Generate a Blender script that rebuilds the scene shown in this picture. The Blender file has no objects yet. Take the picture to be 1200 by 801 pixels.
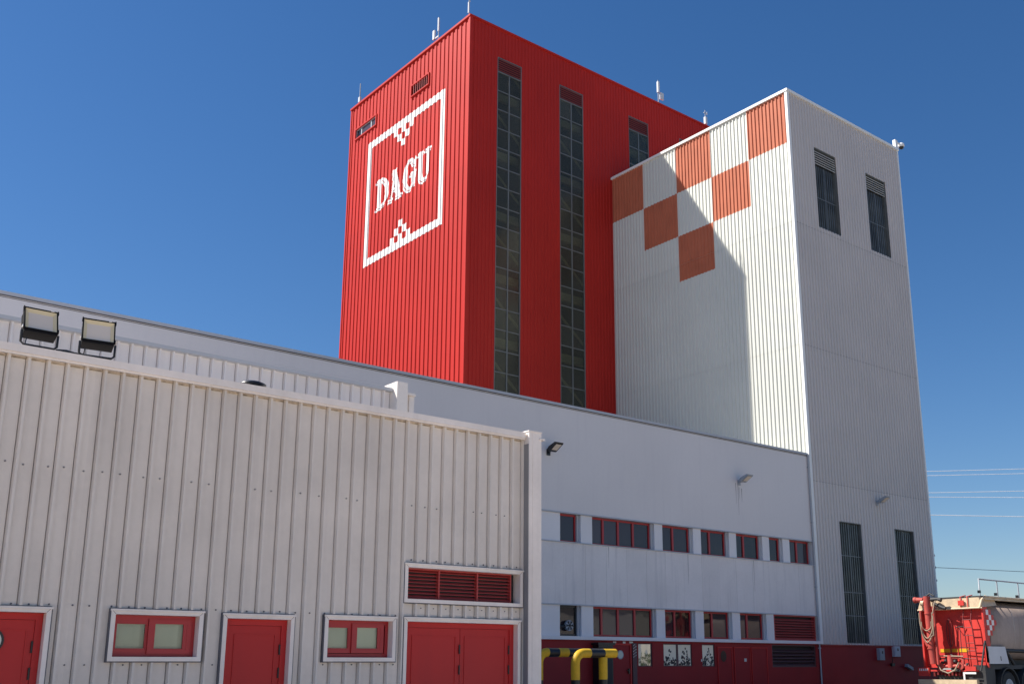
import bpy, math, random
import numpy as np
from mathutils import Vector, Matrix
random.seed(4); rng = np.random.default_rng(4)
S = bpy.context.scene
COL = S.collection

# ------------------------------------------------------------------ camera
EYE = Vector((0, 0, 1.6))
yaw, pit, rol, F, CX, CY = 0.874642110, 0.244819830, -0.00238784349, 1223.87065, 649.963793, 473.37001
fw = Vector((math.cos(yaw)*math.cos(pit), math.sin(yaw)*math.cos(pit), math.sin(pit)))
r0 = Vector((math.sin(yaw), -math.cos(yaw), 0)); u0 = r0.cross(fw)
rt = math.cos(rol)*r0 + math.sin(rol)*u0; up = -math.sin(rol)*r0 + math.cos(rol)*u0
cam_data = bpy.data.cameras.new('camera'); cam = bpy.data.objects.new('camera', cam_data); COL.objects.link(cam)
cam.matrix_world = Matrix(((rt.x, up.x, -fw.x, EYE.x), (rt.y, up.y, -fw.y, EYE.y), (rt.z, up.z, -fw.z, EYE.z), (0, 0, 0, 1)))
cam_data.sensor_fit = 'HORIZONTAL'; cam_data.sensor_width = 36; cam_data.lens = F/1200*36
cam_data.shift_x = (600-CX)/1200; cam_data.shift_y = (CY-400.5)/1200
cam_data.clip_start = .1; cam_data.clip_end = 3000
S.camera = cam

# ------------------------------------------------------------------ light
sun_travel = Vector((7.95, -7.36, -11.85)).normalized()
to_sun = -sun_travel
w = bpy.data.worlds.new('World'); S.world = w; w.use_nodes = True
nt = w.node_tree; nt.nodes.clear()
sky = nt.nodes.new('ShaderNodeTexSky'); sky.sky_type = 'NISHITA'; sky.sun_disc = False
sky.sun_elevation = math.asin(to_sun.z); sky.sun_rotation = math.atan2(to_sun.x, to_sun.y)
sky.altitude = 300; sky.air_density = 1.15; sky.dust_density = .3; sky.ozone_density = 3.0
bg = nt.nodes.new('ShaderNodeBackground'); bg.inputs[1].default_value = .058
wo = nt.nodes.new('ShaderNodeOutputWorld')
hs = nt.nodes.new('ShaderNodeHueSaturation'); hs.inputs['Saturation'].default_value = 1.20
tn = nt.nodes.new('ShaderNodeVectorMath'); tn.operation = 'MULTIPLY'; tn.inputs[1].default_value = (.97, 1.02, 1.16)
nt.links.new(sky.outputs[0], tn.inputs[0]); nt.links.new(tn.outputs[0], hs.inputs['Color']); nt.links.new(hs.outputs[0], bg.inputs[0]); nt.links.new(bg.outputs[0], wo.inputs[0])
sd = bpy.data.lights.new('sun', 'SUN'); sd.energy = 5.0; sd.angle = math.radians(.5); sd.color = (1, .95, .87)
sun = bpy.data.objects.new('sun', sd); COL.objects.link(sun); sun.location = (-30, 40, 60)
sun.rotation_euler = sun_travel.to_track_quat('-Z', 'Y').to_euler()
S.view_settings.view_transform = 'Standard'; S.view_settings.look = 'None'
S.view_settings.exposure = 0.70; S.view_settings.gamma = 1.0; S.view_settings.use_curve_mapping = False

# ------------------------------------------------------------------ materials
MATS = {}
def mat(name, col, rough=.5, metal=0., var=.08, scale=1.2, streak=0., dirt=None, bump=0., spec=.5, bscale=40, fine=0., objvar=.035):
    m = bpy.data.materials.new(name); m.use_nodes = True; n = m.node_tree; N = n.nodes; L = n.links
    b = N['Principled BSDF']; b.inputs['Roughness'].default_value = rough; b.inputs['Metallic'].default_value = metal
    b.inputs['Specular IOR Level'].default_value = spec
    geo = N.new('ShaderNodeNewGeometry')
    ns = N.new('ShaderNodeTexNoise'); ns.inputs['Scale'].default_value = scale; ns.inputs['Detail'].default_value = 6
    L.new(geo.outputs['Position'], ns.inputs['Vector'])
    mr = N.new('ShaderNodeMapRange'); mr.inputs['From Min'].default_value = .3; mr.inputs['From Max'].default_value = .7
    mr.inputs['To Min'].default_value = 1-var; mr.inputs['To Max'].default_value = 1+var
    L.new(ns.outputs['Fac'], mr.inputs['Value'])
    mul = N.new('ShaderNodeVectorMath'); mul.operation = 'SCALE'; mul.inputs[0].default_value = col
    L.new(mr.outputs[0], mul.inputs['Scale'])
    out = mul.outputs[0]
    if streak:
        mp = N.new('ShaderNodeMapping'); mp.inputs['Scale'].default_value = (3.1, 3.1, .22)
        L.new(geo.outputs['Position'], mp.inputs['Vector'])
        s2 = N.new('ShaderNodeTexNoise'); s2.inputs['Scale'].default_value = 1.6; s2.inputs['Detail'].default_value = 5
        L.new(mp.outputs[0], s2.inputs['Vector'])
        m2 = N.new('ShaderNodeMapRange'); m2.inputs['From Min'].default_value = .52; m2.inputs['From Max'].default_value = .78
        m2.inputs['To Min'].default_value = 0; m2.inputs['To Max'].default_value = streak
        L.new(s2.outputs['Fac'], m2.inputs['Value'])
        mx = N.new('ShaderNodeMix'); mx.data_type = 'RGBA'
        L.new(m2.outputs[0], mx.inputs['Factor']); L.new(out, mx.inputs['A'])
        mx.inputs['B'].default_value = (*(dirt or [c*.55 for c in col]), 1)
        out = mx.outputs['Result']
    if fine:
        s3 = N.new('ShaderNodeTexNoise'); s3.inputs['Scale'].default_value = 9; s3.inputs['Detail'].default_value = 8; s3.inputs['Roughness'].default_value = .75
        L.new(geo.outputs['Position'], s3.inputs['Vector'])
        m3 = N.new('ShaderNodeMapRange'); m3.inputs['From Min'].default_value = .3; m3.inputs['From Max'].default_value = .75
        m3.inputs['To Min'].default_value = 1+fine; m3.inputs['To Max'].default_value = 1-fine
        L.new(s3.outputs['Fac'], m3.inputs['Value'])
        v3 = N.new('ShaderNodeVectorMath'); v3.operation = 'SCALE'; L.new(out, v3.inputs[0]); L.new(m3.outputs[0], v3.inputs['Scale']); out = v3.outputs[0]
    if objvar:
        oi = N.new('ShaderNodeObjectInfo'); m4 = N.new('ShaderNodeMapRange'); m4.inputs['To Min'].default_value = 1-objvar; m4.inputs['To Max'].default_value = 1+objvar
        L.new(oi.outputs['Random'], m4.inputs['Value'])
        v4 = N.new('ShaderNodeVectorMath'); v4.operation = 'SCALE'; L.new(out, v4.inputs[0]); L.new(m4.outputs[0], v4.inputs['Scale']); out = v4.outputs[0]
    L.new(out, b.inputs['Base Color'])
    if bump:
        bn = N.new('ShaderNodeTexNoise'); bn.inputs['Scale'].default_value = bscale; bn.inputs['Detail'].default_value = 4
        L.new(geo.outputs['Position'], bn.inputs['Vector'])
        bp = N.new('ShaderNodeBump'); bp.inputs['Strength'].default_value = bump; bp.inputs['Distance'].default_value = .02
        L.new(bn.outputs['Fac'], bp.inputs['Height']); L.new(bp.outputs[0], b.inputs['Normal'])
    MATS[name] = m; return m
def glassmat(name, tint, alpha, rough=.04, ior=1.5, dif=.12, rv_=.25):
    m = bpy.data.materials.new(name); m.use_nodes = True; n = m.node_tree; N = n.nodes; L = n.links
    N.remove(N['Principled BSDF']); o = N['Material Output']
    gl = N.new('ShaderNodeBsdfGlossy'); gl.inputs['Roughness'].default_value = rough
    tr = N.new('ShaderNodeBsdfTransparent'); tr.inputs[0].default_value = (*tint, 1)
    df = N.new('ShaderNodeBsdfDiffuse'); oi = N.new('ShaderNodeObjectInfo'); mo = N.new('ShaderNodeMapRange'); mo.inputs['To Min'].default_value = 1-rv_; mo.inputs['To Max'].default_value = 1+rv_
    L.new(oi.outputs['Random'], mo.inputs['Value']); vs_ = N.new('ShaderNodeVectorMath'); vs_.operation = 'SCALE'
    vs_.inputs[0].default_value = (tint[0]*dif, tint[1]*dif, tint[2]*dif); L.new(mo.outputs[0], vs_.inputs['Scale']); L.new(vs_.outputs[0], df.inputs[0])
    a = N.new('ShaderNodeMixShader'); a.inputs[0].default_value = alpha; L.new(tr.outputs[0], a.inputs[1]); L.new(df.outputs[0], a.inputs[2])
    fr = N.new('ShaderNodeFresnel'); fr.inputs[0].default_value = ior
    geo = N.new('ShaderNodeNewGeometry'); ns = N.new('ShaderNodeTexNoise'); ns.inputs['Scale'].default_value = .9; L.new(geo.outputs['Position'], ns.inputs['Vector'])
    bp = N.new('ShaderNodeBump'); bp.inputs['Strength'].default_value = .12; bp.inputs['Distance'].default_value = .05
    L.new(ns.outputs['Fac'], bp.inputs['Height']); L.new(bp.outputs[0], gl.inputs['Normal'])
    b = N.new('ShaderNodeMixShader'); L.new(fr.outputs[0], b.inputs[0]); L.new(a.outputs[0], b.inputs[1]); L.new(gl.outputs[0], b.inputs[2])
    L.new(b.outputs[0], o.inputs['Surface']); MATS[name] = m; return m
mat('shed_white', (.735, .675, .61), .42, streak=.28, dirt=(.55, .49, .43), var=.07, fine=.045, bump=.05)
mat('shed_trim', (.84, .77, .71), .45, var=.07, streak=.15, dirt=(.36, .32, .28), fine=.05)
mat('facade_white', (.76, .71, .69), .5, streak=.22, dirt=(.64, .59, .60), var=.035, scale=.35, fine=.02, bump=.04, bscale=3)
mat('band_white', (.76, .71, .69), .5, streak=.6, dirt=(.52, .49, .50), var=.06, scale=.8, fine=.04, bump=.04, bscale=3)
mat('pier_white', (.80, .77, .77), .5, var=.04)
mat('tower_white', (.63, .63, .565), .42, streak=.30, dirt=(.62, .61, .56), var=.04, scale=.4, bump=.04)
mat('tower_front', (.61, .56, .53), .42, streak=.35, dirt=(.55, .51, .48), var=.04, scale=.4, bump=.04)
mat('tower_trim', (.82, .82, .80), .45, var=.04)
mat('tower_red', (.475, .027, .019), .5, spec=.15, streak=.45, dirt=(.40, .022, .018), var=.07, scale=.25, bump=.04)
mat('checker_salmon', (.48, .145, .078), .55, spec=.15, streak=.6, dirt=(.40, .11, .06), var=.08)
mat('paint_white', (.80, .79, .76), .5, var=.03)
mat('base_red', (.30, .018, .022), .55, spec=.25, streak=.3, dirt=(.22, .02, .025), var=.08, bump=.1, bscale=10)
mat('door_red', (.52, .026, .026), .45, spec=.3, var=.05, streak=.2, dirt=(.34, .025, .03), bump=.05)
mat('frame_red', (.42, .025, .03), .4, var=.06)
mat('louvre_red', (.42, .05, .045), .5, var=.06)
mat('dark', (.018, .018, .02), .6, var=.1)
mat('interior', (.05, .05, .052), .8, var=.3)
mat('steel_grey', (.62, .60, .52), .5, var=.15)
mat('bar_grey', (.15, .16, .16), .45, var=.1)
mat('coping_grey', (.46, .47, .50), .45, var=.05)
mat('coping_dark', (.10, .10, .12), .5)
mat('blind', (.66, .68, .58), .8, var=.08)
mat('poly_dark', (.085, .09, .085), .25, var=.35, scale=1.5, streak=.6, dirt=(.03, .033, .03))
mat('louvre_pale', (.72, .68, .60), .5, var=.1)
mat('black_paint', (.012, .012, .014), .35)
mat('black_matt', (.010, .010, .012), .85, spec=.15)
mat('yellow_paint', (.66, .40, .02), .5, spec=.3, var=.12, fine=.15, streak=.4, dirt=(.38, .25, .05))
mat('lens', (.76, .67, .57), .6, var=.05)
mat('lens_cream', (.72, .62, .40), .5)
mat('white_plastic', (.78, .78, .78), .4)
mat('grey_metal', (.35, .38, .42), .45, var=.12)
mat('rubber', (.02, .02, .02), .75, var=.2)
mat('truck_red', (.60, .05, .04), .5, spec=.3, var=.12, streak=.5, dirt=(.36, .05, .04), fine=.14)
mat('truck_cream', (.58, .45, .30), .5, var=.15, scale=4, fine=.12)
mat('truck_silver', (.40, .32, .28), .42, spec=.4, streak=.5, dirt=(.26, .19, .15), var=.10, scale=2, fine=.08, bump=.15, bscale=4)
mat('truck_dark', (.03, .03, .032), .6, var=.3)
mat('hose', (.36, .27, .19), .6, var=.1)
mat('reflect_yellow', (.70, .42, .02), .4)
mat('mudguard', (.55, .56, .60), .45)
mat('cable', (.75, .75, .76), .5)
mat('roof_grey', (.30, .30, .30), .7, var=.1)
mat('streak_stain', (.34, .31, .31), .8, var=.2)
mat('paper', (.7, .68, .62), .7)
mat('ground', (.27, .24, .205), .95, var=.2, scale=.3, fine=.15, bump=.4, bscale=12)
mat('bounce_concrete', (.58, .48, .39), .9, var=.18, scale=.6, fine=.15, bump=.4, bscale=12)
mat('warehouse', (.66, .62, .54), .8, var=.08)
mat('leaves', (.05, .075, .03), .7, var=.4, scale=3)
mat('bark', (.12, .09, .06), .9)
glassmat('glass', (.80, .82, .70), .35, .16, 1.25, .14)
glassmat('glass_blue', (.52, .40, .46), .8, rv_=.7)
glassmat('glass_clear', (.95, .97, .95), .0)
M = MATS

mat('antenna_grey', (.55, .57, .6), .5); mat('ladder_red', (.16, .012, .012), .5); mat('boom_red', (.46, .075, .06), .6, spec=.3, var=.2, fine=.2, streak=.6, dirt=(.22, .06, .04)); mat('closure', (.45, .38, .30), .9, var=.5, scale=14); mat('side_shade', (.27, .265, .27), .5)
# ------------------------------------------------------------------ mesh helpers
WP = {}
class MB:
    def __init__(s, xf=None): s.v = []; s.f = []; s.m = []; s.xf = xf; s.sm = []
    def add(s, vs, fs, mi=0, smooth=False):
        o = len(s.v)
        if s.xf is not None: vs = [tuple(s.xf @ Vector(p)) for p in vs]
        s.v += [tuple(p) for p in vs]; s.f += [tuple(i+o for i in f) for f in fs]; s.m += [mi]*len(fs); s.sm += [smooth]*len(fs); return s
    def box(s, x0, x1, y0, y1, z0, z1, mi=0, xf=None):
        vs = [(x, y, z) for z in (z0, z1) for y in (y0, y1) for x in (x0, x1)]
        if xf is not None: vs = [tuple(xf @ Vector(p)) for p in vs]
        return s.add(vs, [(0, 2, 3, 1), (4, 5, 7, 6), (0, 1, 5, 4), (2, 6, 7, 3), (0, 4, 6, 2), (1, 3, 7, 5)], mi)
    def tube(s, pts, r, n=8, mi=0, cap=True):
        P = [Vector(p) for p in pts]; k = len(P); R = r if isinstance(r, (list, tuple)) else [r]*k
        ref = None; rings = []
        for i in range(k):
            t = (P[min(i+1, k-1)]-P[max(i-1, 0)]).normalized()
            if ref is None: ref = Vector((0, 0, 1)) if abs(t.z) < .9 else Vector((1, 0, 0))
            a = (ref - t*ref.dot(t)).normalized(); b = t.cross(a); ref = a
            rings.append([P[i]+(a*math.cos(2*math.pi*j/n)+b*math.sin(2*math.pi*j/n))*R[i] for j in range(n)])
        vs = [p for q in rings for p in q]
        fs = [(i*n+j, i*n+(j+1) % n, (i+1)*n+(j+1) % n, (i+1)*n+j) for i in range(k-1) for j in range(n)]
        s.add(vs, fs, mi, n > 5)
        if cap: s.add(rings[0][::-1], [tuple(range(n))], mi); s.add(rings[-1], [tuple(range(n))], mi)
        return s
    def ext(s, poly, axis, a, b, mi=0):
        """extrude a polygon; axis 'y': poly in (x,z), 'x': poly in (y,z), 'z': poly in (x,y)"""
        f = {'y': lambda p, t: (p[0], t, p[1]), 'x': lambda p, t: (t, p[0], p[1]), 'z': lambda p, t: (p[0], p[1], t)}[axis]
        n = len(poly); ar = sum(poly[i][0]*poly[(i+1) % n][1]-poly[(i+1) % n][0]*poly[i][1] for i in range(n))
        if (ar < 0) != (axis == 'y'): poly = poly[::-1]
        vs = [f(p, a) for p in poly]+[f(p, b) for p in poly]
        fs = [tuple(range(n))[::-1], tuple(range(n, 2*n))]+[(i, (i+1) % n, n+(i+1) % n, n+i) for i in range(n)]
        return s.add(vs, fs, mi)
    def ring(s, x0, x1, z0, z1, wd, y0, y1, mi=0):
        """rectangular frame in the xz plane, outer size given, butt joined"""
        s.box(x0, x0+wd, y0, y1, z0, z1, mi); s.box(x1-wd, x1, y0, y1, z0, z1, mi)
        s.box(x0+wd, x1-wd, y0, y1, z0, z0+wd, mi); s.box(x0+wd, x1-wd, y0, y1, z1-wd, z1, mi); return s
    def build(s, name, mats, parent=None, base=None):
        if isinstance(mats, str): mats = [mats]
        V = np.array(s.v); 
        if parent is not None: o0 = WP[parent.name]
        elif base is not None: o0 = np.array(base, float)
        else: o0 = np.array([(V[:, 0].min()+V[:, 0].max())/2, (V[:, 1].min()+V[:, 1].max())/2, V[:, 2].min()])
        me = bpy.data.meshes.new(name); me.from_pydata((V-o0).tolist(), [], s.f)
        for q in mats: me.materials.append(M[q])
        me.polygons.foreach_set('material_index', s.m); me.polygons.foreach_set('use_smooth', s.sm); me.update()
        ob = bpy.data.objects.new(name, me); COL.objects.link(ob)
        if parent is not None: ob.parent = parent
        else: ob.location = o0
        WP[ob.name] = o0; return ob
def tag(o, label, cat, group=None, kind=None):
    o['label'] = label; o['category'] = cat
    if group: o['group'] = group
    if kind: o['kind'] = kind
    return o
def thing(name, label, cat, loc, group=None):
    o = bpy.data.objects.new(name, None); COL.objects.link(o); o.location = loc; o.empty_display_size = .2
    WP[o.name] = np.array(loc, float); return tag(o, label, cat, group)
def struct(o): o['kind'] = 'structure'; return o
def lab(o, l): o['label'] = l; return o
def copies(src, name, parent, offs):
    """repeat a mesh part, sharing its mesh data"""
    for d in offs:
        c = src.copy(); COL.objects.link(c); c.name = name; c.parent = parent; c.location = Vector(src.location)+Vector(d)
        WP[c.name] = WP[src.name]+np.array(d)

def offs_at(a, pitch, phase, pts):
    t = (a-phase) % pitch
    for (t0, o0), (t1, o1) in zip(pts[:-1], pts[1:]):
        if t0 <= t <= t1: return o0+(o1-o0)*(t-t0)/max(t1-t0, 1e-9)
    return pts[-1][1]
def rib(pitch, pan, slope, top, depth, phase, groove=0.):
    p = [(0, 0)]
    if groove: p += [(pan-groove, 0), (pan-groove+.0005, -.03), (pan-.0005, -.03)]
    return (pitch, phase, p+[(pan, 0), (pan+slope, depth), (pan+slope+top, depth), (min(pitch, pan+2*slope+top), 0), (pitch, 0)])
def clad(name, parent, mats, axis, plane, a0, a1, z0, z1, prof, openings=(), zone=None, zcuts=(), acuts=()):
    """profiled sheet metal: real ribs, openings cut out. prof = pitch, pan, slope, top, depth, phase"""
    pitch, phase, pts_ = prof
    br = {round(a0, 5), round(a1, 5)}
    k0 = int(math.floor((a0-phase)/pitch))-1; k1 = int(math.ceil((a1-phase)/pitch))+1
    for k in range(k0, k1+1):
        for t, _o in pts_:
            v = phase+k*pitch+t
            if a0 < v < a1: br.add(round(v, 5))
    for o in openings:
        for v in o[:2]:
            if a0 < v < a1: br.add(round(v, 5))
    for v in acuts:
        if a0 < v < a1: br.add(round(v, 5))
    br = sorted(br); zs = {z0, z1}
    for o in openings:
        for v in o[2:4]:
            if z0 < v < z1: zs.add(v)
    for v in zcuts:
        if z0 < v < z1: zs.add(v)
    zs = sorted(zs); mb = MB()
    for a, b in zip(br[:-1], br[1:]):
        if b-a < 1e-4: continue
        oa, obb = offs_at(a+1e-5, *prof), offs_at(b-1e-5, *prof); am = (a+b)/2
        runs = []
        for c, d in zip(zs[:-1], zs[1:]):
            zm = (c+d)/2
            if any(o[0] < am < o[1] and o[2] < zm < o[3] for o in openings): continue
            mi = zone(am, zm) if zone else 0
            if runs and runs[-1][2] == mi and abs(runs[-1][1]-c) < 1e-6: runs[-1][1] = d
            else: runs.append([c, d, mi])
        for c, d, mi in runs:
            if axis == 'x': mb.add([(a, plane-oa, c), (b, plane-obb, c), (b, plane-obb, d), (a, plane-oa, d)], [(0, 1, 2, 3)], mi)
            else: mb.add([(plane-oa, a, c), (plane-oa, a, d), (plane-obb, b, d), (plane-obb, b, c)], [(0, 1, 2, 3)], mi)
    if not mb.f: return None
    return mb.build(name, mats, parent)

# ------------------------------------------------------------------ ground
def gz(x): t = min(1, max(0, (x-9)/9)); return .35*t*t*(3-2*t)
g = MB(); xs = [-600, -20, 0, 9, 10.5, 12, 13.5, 15, 16.5, 18, 30, 60, 150, 800]; ysv = [-600, -40, -10, 10, 30, 60, 700]
vs = [(x, y, gz(x)) for y in ysv for x in xs]; n = len(xs)
g.add(vs, [(j*n+i, j*n+i+1, (j+1)*n+i+1, (j+1)*n+i) for j in range(len(ysv)-1) for i in range(n-1)])
struct(g.build('ground', 'ground', base=(0, 0, 0)))

g = MB(); xs = [-25, 0, 9, 10.5, 12, 13.5, 15]; ysv = [-14, 0, 11.4]; n = len(xs)
g.add([(x, y, gz(x)+.004) for y in ysv for x in xs], [(j*n+i, j*n+i+1, (j+1)*n+i+1, (j+1)*n+i) for j in range(len(ysv)-1) for i in range(n-1)])
struct(g.build('bounce_apron', 'bounce_concrete', base=(0, 0, 0)))  # unseen pale paving added to bounce warm light onto the shed

# ================================================================== SHED (front, ribbed, off white)
k = 12/10.5
def KX(x): return x*k
def KZ(z): return (z-1.6)*k+1.6
DS = 12.0
shed = thing('metal_shed', 'low off white ribbed shed in front, with red doors and two small windows', 'shed', (3, 13.4, 0))
SP0 = KX(2.11)-.19
SP = rib(.2, .150, .012, .026, .050, SP0, .009)     # ribs
doors = [(KX(1.88), KX(2.67), 0, KZ(2.08)), (KX(4.39), KX(5.09), 0, KZ(2.075)), (KX(6.53), KX(8.13), 0, KZ(2.095))]
wins = [(KX(3.285), KX(4.10), KZ(1.69), KZ(2.085)), (KX(5.53), KX(6.34), KZ(1.69), KZ(2.09))]
louv = (KX(6.52), KX(8.165), KZ(2.35), KZ(2.71))
tw = .048
allop = doors+wins+[louv]
ops = [(a-tw*.7, b+tw*.7, c-tw*.7 if c > 0 else -1, d+tw*.7) for a, b, c, d in allop]
for i in range(-6, 11):
    a = SP0+.074+i*1.0; b = a+1.0
    if a > 9.37: break
    clad('cladding_sheet', shed, 'shed_white', 'x', DS, a, min(b, 9.395), 0.02, 4.86, SP, ops)
# trims round the openings, with the return into the wall
def trim(a, b, c, d, parent, is_door=False):
    t = MB(); y0, y1 = DS-.06, DS+.13
    lo = c if not is_door else 0
    t.box(a-tw, a, y0, y1, lo-(0 if is_door else tw), d+tw); t.box(b, b+tw, y0, y1, lo-(0 if is_door else tw), d+tw)
    t.box(a, b, y0, y1, d, d+tw)
    if not is_door: t.box(a, b, y0, y1, c-tw, c)
    for xx, s_ in ((a-tw, 1), (b+tw, -1)):
        zc_ = d+tw; t.add([(xx, y0-.002, zc_), (xx+s_*tw, y0-.002, zc_-tw), (xx+s_*(tw+.004), y0-.002, zc_-tw+.001), (xx+s_*.004, y0-.002, zc_+.001)], [(0, 1, 2, 3)], 1)
    gq = MB(); e_ = .012; zb = lo-(0 if is_door else tw+e_)
    gq.box(a-tw-e_, a-tw-.0005, DS-.052, DS-.001, zb, d+tw+e_); gq.box(b+tw+.0005, b+tw+e_, DS-.052, DS-.001, zb, d+tw+e_); gq.box(a-tw, b+tw, DS-.052, DS-.001, d+tw+.0105, d+tw+.019)
    if not is_door: gq.box(a-tw, b+tw, DS-.052, DS-.001, c-tw-e_, c-tw-.0005)
    gq.build('joint_shadow', 'coping_dark', parent)  # dark ring painting the shadow line round the trim joint
    # a lip proud of the trim
    t.box(a-tw-.012, b+tw+.012, y0-.012, y0-.001, d+tw-.012, d+tw+.01)
    return t.build('trim', ['shed_trim', 'coping_dark'], parent)
def leaf_door(a, b, c, d, handle=None, n=1, porthole=False):
    fr = MB(); fr.ring(a+.002, b-.002, c-.3, d-.002, .07, DS+.04, DS+.1)
    dr = fr.build('door', 'door_red', shed); trim(a, b, c, d, dr, True)
    wd = (b-a-.14)/n
    for i in range(n):
        x0 = a+.07+i*wd; l = MB(); g0 = .004
        l.box(x0+g0, x0+wd-g0, DS+.055, DS+.09, .01, d-.075)
        # raised field with a fine groove
        l.ring(x0+.07, x0+wd-.07, .12, d-.17, .012, DS+.046, DS+.0549)
        lf = l.build('door_leaf', 'door_red', dr)
        xx = x0+wd-.012
        for zz in (d-.35, d-.62, .3):
            h = MB(); h.tube([(xx, DS+.043, zz-.06), (xx, DS+.043, zz+.06)], .012, 6); h.build('hinge', 'black_paint', dr)
    return dr
d1 = leaf_door(*doors[0]); lab(d1, 'red steel door with a round porthole at the left edge of the shed')
# porthole, left door
px0 = KX(2.33)-.09; pr = MB()
pr.tube([(px0, DS+.056, 1.86), (px0, DS+.035, 1.86)], .125, 24); pr.build('porthole_ring', 'black_paint', d1)
pr = MB(); pr.tube([(px0, DS+.034, 1.86), (px0, DS+.03, 1.86)], .10, 24); pr.build('porthole_pane', 'blind', d1)
d2 = leaf_door(*doors[1]); lab(d2, 'single red steel door between the two small windows')
d3 = leaf_door(*doors[2], n=2); lab(d3, 'double red steel door under the wall louvre')
def shed_window(a, b, c, d, panes, curtain):
    fr = MB(); fr.ring(a+.002, b-.002, c+.002, d-.002, .045, DS+.06, DS+.11)
    wn = fr.build('window', 'frame_red', shed); trim(a, b, c, d, wn)
    for i, (p0, p1, q0, q1) in enumerate(panes):
        yo = DS+.062+(-.022 if i == 1 else 0); s = MB()
        s.ring(p0-.075, p1+(.06 if i == 0 else .09), q0-.06, q1+.05, .05, yo, yo+.03)
        s.box(p0-.03, p1+(.015 if i == 0 else .045), yo+.004, yo+.026, q0-.012, q0); 
        s.box(p0-.026, p0, yo+.004, yo+.026, q0, q1+.001); s.box(p1, p1+(.012 if i == 0 else .042), yo+.004, yo+.026, q0, q1+.001)
        s.build('sash', 'frame_red', wn)
        gp = MB(); gp.box(p0-.01, p1+.01, yo+.014, yo+.018, q0-.01, q1+.01); gp.build('pane', 'glass_clear', wn)
        bl = MB(); nsl = 5 if curtain else 1; ww = (p1-p0+.1)/nsl
        for j in range(nsl):
            xx = p0-.05+j*ww
            if nsl > 1: bl.add([(xx, yo+.075, q0-.03), (xx+ww-.006, yo+.055, q0-.03), (xx+ww-.006, yo+.055, q1+.04), (xx, yo+.075, q1+.04)], [(0, 1, 2, 3)])
            else: bl.add([(xx, yo+.05, q0-.03), (xx+ww, yo+.05, q0-.03), (xx+ww, yo+.05, q1+.04), (xx, yo+.05, q1+.04)], [(0, 1, 2, 3)])
        bl.build('blind', 'blind', wn)
    return wn
w1 = shed_window(*wins[0], [(KX(3.34), KX(3.61), KZ(1.77), KZ(2.0)), (KX(3.70), KX(3.98), KZ(1.77), KZ(2.005))], True)
lab(w1, 'small red framed sliding window with strip blinds')
w2 = shed_window(*wins[1], [(KX(5.57), KX(5.83), KZ(1.79), KZ(2.01)), (KX(5.935), KX(6.195), KZ(1.79), KZ(2.015))], False)
lab(w2, 'small red framed sliding window with plain pale blinds')
# wall louvre
a, b, c, d = louv
lv = MB(); lv.ring(a+.002, b-.09, c+.002, d-.002, .018, DS+.04, DS+.10)
for mx in (KX(7.0), KX(7.56)): lv.box(mx-.012, mx+.012, DS+.03, DS+.09, c+.02, d-.02)
lvo = lv.build('louvre', 'louvre_red', shed); trim(a, b, c, d, lvo)
sl = MB(); zz = c+.03
sl.add([(a+.02, DS+.05, zz), (b-.105, DS+.05, zz), (b-.105, DS+.052, zz+.008), (a+.02, DS+.052, zz+.008), (b-.105, DS+.085, zz+.03), (a+.02, DS+.085, zz+.03)],
       [(0, 1, 2, 3), (3, 2, 4, 5)])
s0 = sl.build('slat', 'louvre_red', lvo)
copies(s0, 'slat', lvo, [(0, 0, .047*i) for i in range(1, 8)])
bk = MB(); bk.box(a, b, DS+.11, DS+.125, c, d); bk.build('backing', 'dark', lvo)
# coping, end post, body
cp = MB(); cp.box(-5, 9.385, DS-.10, DS+.35, 4.87, 4.955); cp.box(-5, 9.385, DS-.085, DS-.07, 4.845, 4.869); cp.build('coping', 'shed_trim', shed)
ch = MB(); ch.box(9.398, 9.4055, DS-.148, DS-.001, 0, 4.78); ch.build('post_side_shade', 'side_shade', shed)  # strip on the post's left side, its shade put into the colour
po = MB(); po.box(9.406, 9.64, DS-.155, DS+.25, 0, 4.965); po.box(9.47, 9.475, DS-.160, DS-.1551, 0, 4.96)
po.box(9.396, 9.648, DS-.163, DS+.27, 4.966, 4.982); po.box(9.6, 9.70, DS-.17, DS-.05, 4.86, 4.882); po.build('corner_post', 'shed_trim', shed)
bd = MB(); bd.box(-5, 9.55, DS+.26, 15.0, 0, 4.80); bd.build('wall', 'shed_white', shed)
bf = MB()   # blocking behind the sheets, clear of the openings
xsb = sorted([(o[0]-.055, o[1]+.055) for o in doors+wins+[]]); 
bf.box(-5, 9.39, DS+.145, DS+.25, 0, 4.8); bf.build('inner_wall', 'dark', shed)
q = MB(); q.box(-5, 9.38, DS-.006, DS+.1, 4.825, 4.8445); q.build('closure_strip', 'closure', shed)
# screws, small dark heads in rows
sc = MB()
def screw(x, z, r=.010):
    sc.tube([(x, DS-.001, z), (x, DS-.010, z)], r, 6)
def pans(x0, x1):
    i = math.ceil((x0-SP0-.074)/.2); out = []
    while SP0+.074+i*.2 < x1: out.append(SP0+.074+i*.2); i += 1
    return out
for x in pans(1.9, 7.4):
    if random.random() < .85: screw(x+random.uniform(-.03, .03), KZ(2.155)+random.uniform(-.004, .004))
for x in pans(7.45, 9.3): screw(x+random.uniform(-.03, .03), KZ(2.80))
for x in pans(1.9, 9.15):
    if random.random() < .8: screw(x+random.uniform(-.03, .03), KZ(3.43)+random.uniform(-.01, .01), .009)
for x in pans(3.1, 7.3):
    if not any(o[0]-.1 < x < o[1]+.1 for o in doors) and random.random() < .8: screw(x, KZ(1.615), .009)
for x in pans(7.5, 9.35): screw(x, KZ(2.25), .007)
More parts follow.
